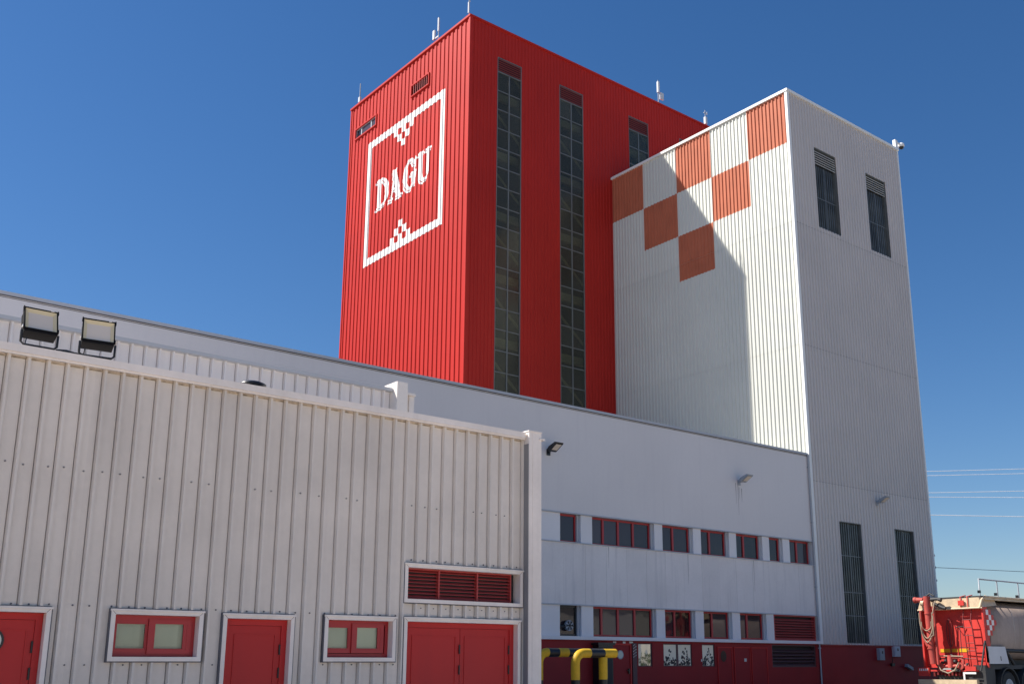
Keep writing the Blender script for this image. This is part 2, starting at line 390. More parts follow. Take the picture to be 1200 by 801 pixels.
so = sc.build('screw', 'coping_dark', shed); so['kind'] = 'stuff'

# ================================================================== BACK SHED
bs = thing('metal_shed', 'taller grey ribbed shed wall rising just behind the front shed roof', 'shed', (2, 20, 0))
DB = 15.1; BP = rib(.2, .150, .012, .026, .050, .03, .009)
for i in range(-5, 10):
    a = i*1.0+.1
    if a > 8.9: break
    clad('cladding_sheet', bs, 'facade_white', 'x', DB, a, min(a+1, 8.93), 3.5, 6.14, BP)
cp = MB(); cp.box(-5, 8.94, DB-.09, DB+.3, 6.145, 6.20); cp.build('coping', 'coping_grey', bs)
po = MB(); po.box(8.95, 9.16, DB-.22, DB+.2, 3.5, 6.30); po.box(9.161, 9.30, DB-.02, DB+.2, 3.5, 6.13); po.box(9.161, 9.40, DB-.10, DB+.2, 6.131, 6.17); po.box(9.301, 9.40, DB-.05, DB+.2, 3.5, 6.13); po.build('corner_post', 'shed_trim', bs)
bd = MB(); bd.box(-5, 9.1, DB+.21, 24.9, 0, 6.0); bd.build('wall', 'facade_white', bs)

# ================================================================== MAIN BUILDING
D = 25.0
mn = thing('factory_building', 'long pale grey factory block with two window rows above a dark red base', 'building', (14.5, 30.5, 0))
XL, XR = -6.0, 34.05
ub = [(21.12, 21.98, ''), (22.47, 25.30, ''), (25.69, 27.22, ''), (27.62, 29.12, ''), (29.51, 30.99, ''), (31.39, 32.20, ''), (32.61, 34.03, '')]
lb = [(21.10, 21.98, ''), (22.48, 25.30, ''), (25.71, 27.2, ''), (27.62, 29.12, ''), (29.54, 31.01, ''), (31.43, 34.03, '')]
UZ0, UZ1, LZ0, LZ1 = 5.37, 6.26, 2.48, 3.41
W = MB(); W.box(XL, XR, D, D+.3, UZ1+.04, 9.72); W.build('upper_wall', 'facade_white', mn)
pw = MB(); pw.box(XL, 19.42, D, D+.3, 3.45, UZ0-.03); pw.build('wall', 'facade_white', mn)
pm = MB(); pm.box(19.424, 20.328, D, D+.3, LZ1+.04, UZ0-.03)
pm0 = pm.build('wall_panel', 'band_white', mn)
copies(pm0, 'wall_panel', mn, [(.9085*i, random.uniform(-.003, .003), 0) for i in range(1, 16)])
pm = MB(); pm.box(19.424+.9085*16, XR, D, D+.3, LZ1+.04, UZ0-.03); pm.build('wall_panel', 'band_white', mn)
def piers(lst, z0, z1):
    x = 19.0; first = True
    for a, b, _ in lst+[(XR, 0, '')]:
        if a-x > .01:
            p = MB(); p.box(x, a, D+.02, D+.3, z0, z1); p.build('pier', 'pier_white', mn)
        x = b
    p = MB(); p.box(XL, 18.998, D+.02, D+.3, z0, z1); p.build('pier', 'pier_white', mn)
piers(ub, UZ0, UZ1); piers(lb, LZ0, LZ1)
# drip flashings at the heads and sills of the bands
for z0, z1, pr in ((UZ1+.001, UZ1+.039, .04), (UZ0-.029, UZ0-.001, .045), (LZ1+.001, LZ1+.039, .04)):
    q = MB(); q.box(XL, XR, D-pr, D+.29, z0, z1); q.build('flashing', 'coping_grey', mn)
q = MB(); q.box(XL, XR, D-.09, D+.29, 2.372, LZ0-.001); q.build('ledge', 'pier_white', mn)
q = MB(); q.box(XL, XR, D-.05, D+.35, 9.721, 9.80); q.build('parapet_coping', 'coping_grey', mn)
q = MB(); q.box(XL, XR, D-.006, D-.001, 9.665, 9.68); q.box(XL, XR, D-.03, D-.001, 9.70, 9.719, 0); q.build('parapet_joint', 'coping_dark', mn)
q = MB(); q.box(XL, XR, D+.9, 36.1, 0, 9.5); q.build('wall', 'facade_white', mn)
q = MB(); q.box(XL, XR, D+.89, 36.1, 9.51, 9.6); q.build('roof', 'roof_grey', mn)
def band_window(a, b, z0, z1, divs, red=True, glass='glass_blue'):
    f = MB(); y0, y1 = D+.16, D+.22; r = b-.10; fw_ = .055
    f.ring(a+.002, r, z0+.002, z1-.002, fw_, y0, y1)
    for m_ in divs: f.box(m_-.04, m_+.04, y0-.01, y1-.001, z0+fw_, z1-fw_)
    wo_ = f.build('window', 'frame_red' if red else 'black_paint', mn)
    e = [a+fw_]+[v for m_ in divs for v in (m_-.04, m_+.04)]+[r-fw_]
    for i in range(0, len(e), 2):
        p = MB(); p.box(e[i]-.005, e[i+1]+.005, y0+.03, y0+.036, z0+fw_-.005, z1-fw_+.005); p.build('pane', glass, wo_)
    rv = MB(); rv.box(r+.001, b-.001, D+.1, D+.29, z0, z1); rv.build('reveal', 'coping_grey', wo_)
    bk = MB(); bk.box(a, r, D+.6, D+.62, z0-.1, z1+.1); bk.build('blind', 'interior', wo_)
    return wo_
for (a, b, _), dv in zip(ub, [[], [23.06-.0, 23.74, 24.42], [26.32], [28.2], [30.06], [], [33.2]]):
    wv = band_window(a, b, UZ0, UZ1, dv)
lw = []
for (a, b, _), dv in zip(lb[:5], [[], [22.95, 23.67, 24.42], [26.3], [28.18], [30.06]]):
    lw.append(band_window(a, b, LZ0+.01, LZ1, dv, red=(a != 21.10)))
# extractor fan seen in the first lower window
fn = MB(); fx, fz = 21.52, 2.80
fn.tube([(fx, D+.13, fz), (fx, D+.05, fz)], .16, 20); fn.build('fan_housing', 'grey_metal', lw[0])
fb = MB()
for i in range(6):
    an = i*math.pi/3; c_, s_ = math.cos(an), math.sin(an)
    fb.add([(fx+.02*c_, D+.045, fz+.02*s_), (fx+.14*c_-.04*s_, D+.04, fz+.14*s_+.04*c_), (fx+.14*c_+.04*s_, D+.03, fz+.14*s_-.04*c_)], [(0, 1, 2)])
fb.tube([(fx, D+.05, fz), (fx, D+.02, fz)], .04, 10); fb.tube([(fx-.05, D+.1, fz-.02), (fx-.35, D+.12, fz-.04)], .05, 8); fb.build('fan_blades', 'dark', lw[0])
def slat_louvre(a, b, z0, z1, step, mt, parent, yb=D, name='louvre'):
    f = MB(); f.ring(a, b, z0, z1, .05, yb+.02, yb+.16); o = f.build(name, mt, parent)
    s = MB(); z = z0+.06
    s.add([(a+.05, yb+.03, z), (b-.05, yb+.03, z), (b-.05, yb+.032, z+.02), (a+.05, yb+.032, z+.02), (b-.05, yb+.12, z+step*.75), (a+.05, yb+.12, z+step*.75)],
          [(0, 1, 2, 3), (3, 2, 4, 5)])
    s0 = s.build('slat', mt, o); nn = int((z1-z0-.12)/step)
    copies(s0, 'slat', o, [(0, 0, step*i) for i in range(1, nn)])
    bk = MB(); bk.box(a+.001, b-.001, yb+.17, yb+.19, z0, z1); bk.build('backing', 'dark', o)
    return o
L1 = slat_louvre(31.43, 33.92, LZ0, LZ1, .095, 'louvre_red', mn); lab(L1, 'brown red louvre at the right end of the lower window row')
mat('louvre_brown', (.10, .045, .05), .5); mat('pale_reflection', (.95, .88, .68), .35)  # second one: pale pane colour with a sunlit reflection painted in
# dark red base with its openings
base_ops = [(23.15, 24.10, .3, 2.28), (24.43, 25.08, 1.56, 2.30), (25.6, 26.98, 1.56, 2.30), (27.49, 28.13, 1.55, 2.30), (31.25, 33.87, 1.52, 2.33)]
rb = MB(); x = XL
for a, b, c, d in base_ops+[(XR, XR, 0, 0)]:
    rb.box(x, a, D+.03, D+.3, 0, 2.37)
    if b > a:
        if c > .4: rb.box(a, b, D+.03, D+.3, 0, c)
        rb.box(a, b, D+.03, D+.3, d, 2.37)
    x = b
rbo = rb.build('base_wall', 'base_red', mn)
def base_window(a, b, c, d, dv=()):
    f = MB(); f.ring(a+.001, b-.001, c+.001, d-.001, .03, D+.05, D+.1)
    for m_ in dv: f.box(m_-.04, m_+.04, D+.045, D+.099, c+.03, d-.03)
    o = f.build('window', 'louvre_brown', mn); e = [a+.03]+[v for m_ in dv for v in (m_-.04, m_+.04)]+[b-.03]
    for i in range(0, len(e), 2):
        p = MB(); p.box(e[i], e[i+1], D+.07, D+.076, c+.03, d-.03); p.build('pane', 'pale_reflection' if a > 25 else 'mirror', o)
    bk = MB(); bk.box(a, b, D+.11, D+.13, c, d); bk.build('backing', 'dark', o)
    if a < 25: return o
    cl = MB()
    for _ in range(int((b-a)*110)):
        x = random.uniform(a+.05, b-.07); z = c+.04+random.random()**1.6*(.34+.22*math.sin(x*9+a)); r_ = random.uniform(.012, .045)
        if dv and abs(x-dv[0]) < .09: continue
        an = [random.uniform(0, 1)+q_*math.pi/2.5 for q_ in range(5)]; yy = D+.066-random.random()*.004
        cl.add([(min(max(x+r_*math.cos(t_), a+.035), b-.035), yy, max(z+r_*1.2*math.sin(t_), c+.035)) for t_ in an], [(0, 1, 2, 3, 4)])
    c_ = cl.build('painted_reflection', 'truck_dark', o); c_['kind'] = 'stuff'; return o  # dark cut shapes painting a shrub-like reflection on the lower panes
m = glassmat('mirror', (.12, .13, .13), .8, .02); 
for nd in m.node_tree.nodes:
    if nd.type == 'FRESNEL': nd.inputs[0].default_value = 4.5     # coated sun control glass
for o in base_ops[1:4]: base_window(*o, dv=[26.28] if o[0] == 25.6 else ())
L2 = slat_louvre(31.25, 33.87, 1.52, 2.33, .12, 'louvre_brown', mn, D+.03); lab(L2, 'dark louvre set in the dark red base')
def base_door(a, b, c, d, label):
    f = MB(); f.ring(a, b, c, d, .05, D+.0, D+.12); o = f.build('door', 'door_red', mn); lab(o, label)
    l = MB(); l.box(a+.054, b-.054, D+.03, D+.09, .36, d-.054); l.build('door_leaf', 'base_red', o); return o
b1 = base_door(23.15, 24.10, .3, 2.28, 'dark red door with a round pale window')
q = MB(); q.tube([(23.62, D+.029, 1.93), (23.62, D+.012, 1.93)], .14, 20); q.build('porthole', 'grey_metal', b1)
q = MB(); q.tube([(23.62, D+.011, 1.93), (23.62, D+.008, 1.93)], .11, 20); q.build('porthole_pane', 'blind', b1)
q = MB(); q.box(23.94, 24.0, D-.03, D+.029, 1.34, 1.5); q.box(23.86, 23.95, D-.03, D-.012, 1.43, 1.45); q.build('handle', 'black_paint', b1)
for (a, b, lb_) in ((28.25, 29.02, 'red brown door with an oval dark window'), (29.12, 30.0, 'plain dark red door leaf with a small white sticker'), (30.06, 30.95, 'plain dark red door leaf beside the dark louvre')):
    f = MB(); f.ring(a, b, .36, 2.22, .035, D-.002, D+.029); o = f.build('door', 'door_red', mn); lab(o, lb_)
    l = MB(); l.box(a+.04, b-.04, D+.012, D+.0295, .37, 2.18); l.build('door_leaf', 'base_red', o)
    if a == 28.25:
        q = MB(); q.add([(28.56+.15*math.cos(t*math.pi/10), D+.006, 1.9+.19*math.sin(t*math.pi/10)) for t in range(20)]+[(28.56+.15*math.cos(t*math.pi/10), D+.0115, 1.9+.19*math.sin(t*math.pi/10)) for t in range(20)],
                        [tuple(range(20))]+[(i, 20+i, 20+(i+1) % 20, (i+1) % 20) for i in range(20)]); q.build('porthole_pane', 'black_paint', o)
    if a == 29.12: q = MB(); q.box(29.66, 29.78, D+.005, D+.0115, 1.72, 1.83); q.build('sticker', 'paper', o)
q = MB()
for a, b, c, d in ((23.32, 23.45, 2.29, 2.34), (23.75, 23.86, 2.27, 2.35), (24.03, 24.2, 2.29, 2.35), (27.42, 27.46, 1.72, 1.8), (30.3, 30.5, 1.98, 2.02)): q.box(a, b, D+.02, D+.0295, c, d)
q.build('sticker', 'paper', mn)
q = MB(); q.box(24.15, 24.34, D-.01, D+.0295, .36, 2.3); q.build('notice_board', 'louvre_brown', mn)
q = MB()
for i in range(14): q.box(24.17+.05*(i % 3), 24.21+.05*(i % 3), D-.014, D-.011, 1.85+.03*i, 1.87+.03*i)
q.build('notice', 'paper', mn)
# rust streaks under the right wall lamp and drips below the upper sill
def streaks(parent, lst):
    q = MB()
    for x, z0, z1, wd in lst: q.add([(x-wd*.3, D-.003, z0), (x+wd*.3, D-.003, z0), (x+wd, D-.003, z1), (x-wd, D-.003, z1)], [(0, 1, 2, 3)])
    return q.build('rust_streak', 'streak_stain', parent)
streaks(mn, [(29.60, 7.35, 8.12, .016), (29.72, 6.95, 8.05, .014), (29.78, 7.55, 7.98, .014), (29.92, 7.45, 7.95, .018), (23.16, 4.65, 5.33, .010), (26.9, 4.3, 5.33, .012), (30.41, 4.2, 5.33, .012)])
# downpipe at the joint with the white tower
q = MB(); q.tube([(34.02, D-.05, .35), (34.02, D-.05, 9.74)], .03, 10)
for z in (2.2, 4.5, 7.0, 9.2): q.box(33.98, 34.06, D-.085, D-.0, z, z+.04)
q.build('downpipe', 'coping_grey', mn)

# ================================================================== WHITE TOWER
wt = thing('mill_tower', 'tall white ribbed mill tower with a stepped orange and white checker pattern', 'tower', (38.4, 30.6, 0))
X0, X1, YB, TZ = 34.15, 42.7, 36.18, 26.05
TP = rib(.205, .10, .022, .061, .042, 0.)
ops = [(35.84, 37.44, 20.04, 23.86), (39.78, 41.36, 20.0, 23.85), (35.83, 37.38, 2.42, 7.24), (39.83, 41.3, 2.42, 7.24)]
seams = [2.36, 8.73, 14.4, 19.85, TZ-.12]
for a, b in zip(seams[:-1], seams[1:]):
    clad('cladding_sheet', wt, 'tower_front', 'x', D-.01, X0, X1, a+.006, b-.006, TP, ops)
q = MB()
for z in seams[1:-1]: q.box(X0, X1, D-.004, D+.05, z-.03, z+.03)
q.build('sheet_lap', 'coping_dark', wt)
ycol = [24.99, 27.22, 29.44, 31.67, 33.93, 36.2]; zrow = [TZ, 23.53, 21.31, 19.03]
chk = {(0, 0), (2, 0), (4, 0), (1, 1), (3, 1), (2, 2)}
def zone(y, z):
    ci = max([i for i in range(5) if y >= ycol[i]] or [0]); ri = 0 if z > zrow[1] else 1 if z > zrow[2] else 2 if z > zrow[3] else 9
    return 1 if (ci, ri) in chk else 0
for a, b in ((9.6, 14.4), (14.4, 19.85), (19.85, TZ-.12)):
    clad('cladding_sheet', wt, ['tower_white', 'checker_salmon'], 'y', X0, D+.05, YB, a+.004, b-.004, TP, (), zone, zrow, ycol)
for xa, xb in ((X0-.07, X0+.09), (X1-.06, X1+.04)):
    q = MB(); q.box(xa, xb, D-.07, D+.06, 2.37, TZ-.1); q.build('corner_trim', 'tower_trim', wt)
q = MB(); q.box(X0-.10, X1+.07, D-.11, D+.4, TZ-.12, TZ); q.box(X0-.10, X0+.4, D+.401, YB, TZ-.12, TZ); q.build('roof_flashing', 'tower_trim', wt)
q = MB(); q.box(X0+.06, X1-.06, D+.7, YB-.02, 0, TZ-.15); q.build('wall', 'tower_front', wt)
q = MB(); q.box(X1-.055, X1, D+.061, YB-.02, 0, TZ-.121); q.build('side_wall', 'tower_front', wt)
q = MB(); q.box(X0+.02, X1-.0, D+.0, D+.3, 0, 2.32); q.build('base_wall', 'base_red', wt)
q = MB(); q.box(X0, X1+.02, D-.06, D+.29, 2.322, 2.36); q.build('base_flashing', 'louvre_red', wt)
def translucent_window(a, b, z0, z1, lz, bars):
    """corrugated translucent sheet in a recess, louvre on top when lz is given"""
    f = MB(); f.ring(a, b, z0, z1, .03, D-.02, D+.20); wn = f.build('window', 'bar_grey', wt)
    zt = lz if lz else z1-.03
    clad('translucent_sheet', wn, 'poly_dark', 'x', D+.12, a+.03, b-.03, z0+.03, zt, rib(.15, .06, .02, .05, .06, .01)) 
    q = MB(); mxx = (a+b)/2; q.box(mxx-.014, mxx+.014, D+.06, D+.078, z0+.03, zt)
    q.build('mullion', 'bar_grey', wn)
    for z in bars: q = MB(); q.box(a+.03, b-.03, D+.058, D+.0795, z-.015, z+.015); q.build('glazing_bar', 'bar_grey', wn)
    if lz:
        s = MB(); z = lz+.04; st = .115
        s.add([(a+.03, D+.0, z), (b-.03, D+.0, z), (b-.03, D+.004, z+.035), (a+.03, D+.004, z+.035), (b-.03, D+.09, z+st*.8), (a+.03, D+.09, z+st*.8)], [(0, 1, 2, 3), (3, 2, 4, 5)])
        s0 = s.build('slat', 'louvre_pale', wn); copies(s0, 'slat', wn, [(0, 0, st*i) for i in range(1, int((z1-.05-lz)/st))])
        bk = MB(); bk.box(a+.03, b-.03, D+.13, D+.15, lz, z1-.03); bk.build('backing', 'dark', wn)
    return wn
for i, (a, b, c, d) in enumerate(ops):
    if i < 2: translucent_window(a, b, c, d, 23.05, [21.5])
    else: translucent_window(a, b, c, d, None, [5.88, 4.42, 3.5])

# ================================================================== RED TOWER
rd = thing('mill_tower', 'tallest tower, bright red ribbed metal with a white square emblem and tall glazed strips', 'tower', (34.3, 42, 0))
RY = 36.2; RX0, RX1, RYB, RZ = 25.11, 43.4, 47.6, 31.72
RP = rib(.36, .15, .030, .15, .042, .05)
strips = [(26.72, 28.19), (30.62, 32.2), (35.42, 36.92), (39.36, 40.9)]
rops = [(a, b, 9.5, 30.12) for a, b in strips]
for a, b in ((9.5, 16.2), (16.2, 24.0), (24.0, RZ-.1)):
    clad('cladding_sheet', rd, 'tower_red', 'x', RY, RX0, RX1, a, b, rib(.205, .10, .022, .061, .03, 0.), rops)
lops = [(44.72, 47.02, 29.53, 30.2), (39.62, 41.3, 29.58, 30.25)]
for a, b in ((9.5, 16.2), (16.2, 24.0), (24.0, RZ-.1)):
    clad('cladding_sheet', rd, 'tower_red', 'y', RX0, RY+.05, RYB, a, b, RP, lops)
for a_ in ((RX0-.075, RX0+.10, RY-.05, RY+.06), (RX0-.075, RX0+.06, RYB-.08, RYB+.02)):
    q = MB(); q.box(*a_, 9.5, RZ-.1); q.build('corner_trim', 'tower_red', rd)
q = MB(); q.box(RX0-.11, RX1, RY-.08, RY+.4, RZ-.1, RZ); q.box(RX0-.11, RX0+.4, RY+.401, RYB+.05, RZ-.1, RZ); q.build('roof_flashing', 'tower_red', rd)
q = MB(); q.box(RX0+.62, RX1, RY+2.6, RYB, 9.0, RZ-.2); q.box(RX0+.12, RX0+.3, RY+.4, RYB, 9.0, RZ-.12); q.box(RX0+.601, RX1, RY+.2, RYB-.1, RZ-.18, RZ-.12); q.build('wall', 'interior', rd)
q = MB(); q.box(RX1-.1, RX1+.002, RY+.001, RYB, 9.0, RZ-.11); q.box(RX0+.1, RX1, RYB+.001, RYB+.04, 9.0, RZ-.11); q.build('back_wall', 'tower_red', rd)
# floor beams and braces behind the glazing
for i in range(6):
    z = 12.6+3.1*i
    q = MB(); q.box(RX0+.7, RX1-.2, RY+.35, RY+.5, z, z+.38); q.build('floor_beam', 'steel_grey', rd)
    for a, b in strips[:3]:
        q = MB(); q.tube([(a-.2, RY+.28, z+2.6), (b+.3, RY+.28, z+.9)], .07, 4); q.build('brace', 'steel_grey', rd)
rows_top = 29.36; rh = 1.0
for wi, (a, b) in enumerate(strips):
    f = MB(); f.box(a, a+.04, RY-.01, RY+.12, 9.6, 30.12); f.box(b-.04, b, RY-.01, RY+.12, 9.6, 30.12); f.box(a+.04, b-.04, RY-.01, RY+.12, 30.08, 30.12)
    f.box(a+.04, b-.04, RY+.0, RY+.12, rows_top-.03, rows_top+.03)
    wn = f.build('glazed_strip', 'bar_grey', rd)
    mx_ = (a+b)/2; q = MB(); q.box(mx_-.03, mx_+.03, RY+.01, RY+.08, 9.6, rows_top-.03); q.build('mullion', 'bar_grey', wn)
    nrow = 19 if wi < 2 else 9
    q = MB(); q.box(a+.04, mx_-.031, RY+.02, RY+.07, rows_top-rh-.022, rows_top-rh+.022); g0 = q.build('glazing_bar', 'bar_grey', wn)
    copies(g0, 'glazing_bar', wn, [(dx, 0, -rh*i) for i in range(nrow) for dx in (0, (b-a)/2-.01) if (i, dx) != (0, 0)])
    q = MB(); q.box(a+.045, mx_-.035, RY+.04, RY+.046, rows_top-rh+.02, rows_top-.02); p0 = q.build('pane', 'glass', wn)
    copies(p0, 'pane', wn, [(dx, 0, -rh*i) for i in range(nrow) for dx in (0, (b-a)/2-.01) if (i, dx) != (0, 0)])
    s = MB(); z = rows_top+.05; st = .115
    s.add([(a+.04, RY-.03, z), (b-.04, RY-.03, z), (b-.04, RY-.028, z+.03), (a+.04, RY-.028, z+.03), (b-.04, RY+.05, z+st*.62), (a+.04, RY+.05, z+st*.62)], [(0, 1, 2, 3), (3, 2, 4, 5)])
    s0 = s.build('slat', 'louvre_red', wn); copies(s0, 'slat', wn, [(0, 0, st*i) for i in range(1, 6)])
    q = MB(); q.box(a+.04, b-.04, RY+.1, RY+.12, rows_top+.03, 30.07); q.build('backing', 'dark', wn)
# small window and vent on the sunlit face
def side_ring(y0, y1, z0, z1, wd, xa, xb, mb):
    mb.box(xa, xb, y0, y0+wd, z0, z1); mb.box(xa, xb, y1-wd, y1, z0, z1); mb.box(xa, xb, y0+wd, y1-wd, z0, z0+wd); mb.box(xa, xb, y0+wd, y1-wd, z1-wd, z1)
q = MB(); side_ring(44.72, 47.02, 29.53, 30.2, .07, RX0-.10, RX0+.1, q); wn = q.build('window', 'tower_red', rd)
q = MB(); side_ring(44.79, 46.95, 29.6, 30.13, .05, RX0-.02, RX0+.05, q)
for y in (45.36, 46.4): q.box(RX0-.02, RX0+.05, y-.05, y+.05, 29.65, 30.08)
q.build('sash', 'grey_metal', wn)
for y0, y1 in ((44.84, 45.31), (45.41, 46.35), (46.45, 46.9)):
    q = MB(); q.box(RX0+.01, RX0+.016, y0, y1, 29.65, 30.08); q.build('pane', 'glass_blue', wn)
q = MB(); side_ring(39.62, 41.3, 29.58, 30.25, .06, RX0-.11, RX0+.1, q); vn = q.build('vent', 'tower_red', rd)
q = MB(); q.box(RX0+.0, RX0+.02, 39.68, 41.24, 29.64, 30.19); q.build('backing', 'dark', vn)
s = MB(); s.add([(RX0-.08, 39.68, 29.65), (RX0-.08, 41.24, 29.65), (RX0-.02, 41.24, 29.70), (RX0-.02, 39.68, 29.70)], [(0, 1, 2, 3)]); s0 = s.build('slat', 'louvre_red', vn)
copies(s0, 'slat', vn, [(0, 0, .092*i) for i in range(1, 6)])
q = MB()
for i in range(1, 8): q.box(RX0-.085, RX0-.081, 39.68+.195*i-.015, 39.68+.195*i+.015, 29.64, 30.19)
q.build('vent_mesh', 'louvre_red', vn)
# ---- emblem painted on the ribs: raster mask laid on the profile column by column
G = .03
FY1, FY0, FZ0, FZ1 = 45.56, 38.18, 21.66, 28.74
nu, nv = int(round((FY1-FY0)/G)), int(round((FZ1-FZ0)/G))
U, Vv = np.meshgrid((np.arange(nu)+.5)*G, (np.arange(nv)+.5)*G)     # U to the right as seen, V up
WU, WV = nu*G, nv*G
def bx(u0, u1, v0, v1, u=None, v=None):
    u = U if u is None else u; v = Vv if v is None else v
    return (u >= u0) & (u < u1) & (v >= v0) & (v < v1)
T = .38
frame = ~bx(T, WU-T, T, WV-T)
checks = np.zeros_like(frame); cu = WU/2-.06; sq = .375
for r, cols in enumerate([(-2, 0, 2), (-1, 1), (0,)]):
    for c in cols:
        u0 = cu+(c-.5)*sq
        checks |= bx(u0, u0+sq, T+r*sq, T+(r+1)*sq); checks |= bx(u0, u0+sq, WV-T-(r+1)*sq, WV-T-r*sq)
def ell(uc, vc, ru, rv, u, v): return ((u-uc)/ru)**2+((v-vc)/rv)**2 < 1
def letters():
    m_ = np.zeros_like(frame); H_ = 1.66; v0 = 2.84; u0 = 1.12
    v = Vv-v0
    # D
    u = U-u0
    m_ |= bx(.14, .42, 0, H_, u, v) | bx(0, .5, 0, .13, u, v) | bx(0, .5, H_-.13, H_, u, v)
    m_ |= (ell(.42, H_/2, .80, H_/2, u, v) & ~ell(.42, H_/2, .50, H_/2-.14, u, v) & (u > .42))
    # A
    u = U-(u0+1.27); t = v/H_
    lft = (u > .12+.48*t-.02) & (u < .12+.48*t+.15); rgt = (u > 1.0-.50*t-.22) & (u < 1.0-.50*t+.16)
    m_ |= (lft | rgt) & (t > 0) & (t < 1) & (u > -.05) & (u < 1.3)
    m_ |= bx(.3, .85, .52, .66, u, v) | bx(-.04, .42, 0, .12, u, v) | bx(.68, 1.30, 0, .12, u, v)
    # G
    u = U-(u0+2.66)
    rg = ell(.58, H_/2, .60, H_/2+.02, u, v) & ~ell(.62, H_/2, .31, H_/2-.15, u, v)
    rg &= ~((u > .72) & (v > .85) & (v < H_-.42))
    m_ |= rg | bx(.84, 1.12, .15, .86, u, v) | bx(.60, 1.2, .76, .88, u, v) | bx(1.0, 1.13, H_-.62, H_-.02, u, v)
    # U
    u = U-(u0+3.92)
    m_ |= bx(.14, .42, .4, H_, u, v) | bx(0, .56, H_-.13, H_, u, v) | bx(.86, 1.06, .4, H_, u, v) | bx(.70, 1.22, H_-.13, H_, u, v)
    m_ |= ell(.60, .45, .46, .46, u, v) & ~ell(.66, .48, .22, .34, u, v) & (v < .42)
    return m_
lt = letters()
dl = lt.copy()
for du in (-1, 0, 1):
    for dv in (-1, 0, 1): dl |= np.roll(np.roll(lt, du, 1), dv, 0)
sh = np.roll(np.roll(lt, -3, 1), -4, 0) & ~dl
lt2 = lt | sh
def paint(mask, name, off=.012):
    mb = MB()
    for j in range(nu):
        y1 = FY1-j*G; y0 = y1-G; o0, o1 = offs_at(y0, *RP), offs_at(y1, *RP); col = mask[:, j]
        dd = np.diff(np.concatenate([[0], col.astype(int), [0]])); st = np.where(dd == 1)[0]; en = np.where(dd == -1)[0]
        for s_, e_ in zip(st, en):
            z0, z1 = FZ0+s_*G, FZ0+e_*G
            mb.add([(RX0-off-o0, y0, z0), (RX0-off-o0, y0, z1), (RX0-off-o1, y1, z1), (RX0-off-o1, y1, z0)], [(0, 1, 2, 3)])
    return mb.build(name, 'paint_white', rd)
paint(frame, 'emblem_frame'); cf = checks & ~frame; hv = Vv > WV/2; paint(cf & hv, 'emblem_checks'); paint(cf & ~hv, 'emblem_checks'); paint(lt2, 'lettering')

# ================================================================== LAMPS
def floodlight(label, x, z, yaw_, tilt, y=DS-.05):
    t = thing('floodlight', label, 'floodlight', (x, y, z), 'floodlights on the shed roof edge')
    R = Matrix.Translation((x, y, z)) @ Matrix.Rotation(yaw_, 4, 'Z')
    br = MB(R); hw = .185
    br.tube([(-hw, 0, .17), (-hw, 0, .04), (-hw+.03, 0, .012), (hw-.03, 0, .012), (hw, 0, .04), (hw, 0, .17)], .013, 6)
    br.tube([(-hw+.06, .02, .10), (-hw+.05, .02, .01)], .006, 5); br.build('bracket', 'black_paint', t)
    H_ = R @ Matrix.Translation((0, 0, .20)) @ Matrix.Rotation(-tilt, 4, 'X')
    # head: lens faces -Y
    hb = MB(H_); W2 = .168
    hb.box(-W2, W2, .0, .05, -.02, .26)
    for i in range(9): hb.box(-W2+.01+i*.039, -W2+.022+i*.039, .0501, .15, -.015, .25)
    hb.box(-W2, W2, -.02, .13, -.05, -.021)
    hd = hb.build('lamp_head', 'black_matt', t)
    rm = MB(H_); rm.ring(-W2-.006, W2+.006, -.025, .265, .013, -.03, -.001)
    for sx in (-1, 1):
        for zz in (-.025, .225): rm.box(min(sx*W2, sx*(W2+.012)), max(sx*W2, sx*(W2+.012)), -.036, .0, zz, zz+.045)
    rm.build('rim', 'black_matt', t)
    # reflector funnel and pale lens
    ln = MB(H_); a, b, c, d = -W2+.008, W2-.008, -.01, .25; e = .05
    o = [(a, -.024, c), (b, -.024, c), (b, -.024, d), (a, -.024, d)]; i_ = [(a+e*.7, -.003, c+e*.3), (b-e*.7, -.003, c+e*.3), (b-e*.7, -.003, d-e*.8), (a+e*.7, -.003, d-e*.8)]
    ln.add(o+i_, [(0, 1, 5, 4), (1, 2, 6, 5), (2, 3, 7, 6), (3, 0, 4, 7)]); ln.build('reflector', 'lens_cream', t)
    l2 = MB(H_); l2.add(i_, [(0, 1, 2, 3)]); l2.build('lens', 'lens', t)
    cl = MB(H_)
    for sx in (-1, 1): cl.box(min(sx*W2, sx*(W2+.02)), max(sx*W2, sx*(W2+.02)), -.03, .01, .0, .018)
    cl.box(.10, .13, -.04, .0, .255, .27); cl.build('clip', 'white_plastic', t)
    return t
f1 = floodlight('left of the two square floodlights on the shed roof edge, standing level', 2.665, 4.965, .0, .36)
f2 = floodlight('right of the two square floodlights on the shed roof edge, turned slightly', 3.27, 4.965, -.14, .30)
q = MB(); q.tube([(2.84, DS-.06, 4.972), (2.95, DS-.06, 4.985), (3.03, DS-.06, 4.972), (3.12, DS-.06, 4.975)], .010, 6); q.box(2.9, 3.02, DS-.08, DS-.03, 4.957, 4.98)
tag(q.build('cable', 'black_paint'), 'black cable and junction box between the two square floodlights', 'cable')
# round cap on the shed roof
q = MB(); cx_, cy_ = 5.24, 12.22
q.tube([(cx_, cy_, 4.80), (cx_, cy_, 4.99), (cx_, cy_, 5.03)], [.05, .05, .16], 20); q.tube([(cx_, cy_, 5.03), (cx_, cy_, 5.045), (cx_, cy_, 5.075), (cx_, cy_, 5.085)], [.17, .17, .11, .01], 20, 0)
tag(q.build('roof_vent', 'black_paint'), 'low round black vent cap on the front shed roof', 'vent')

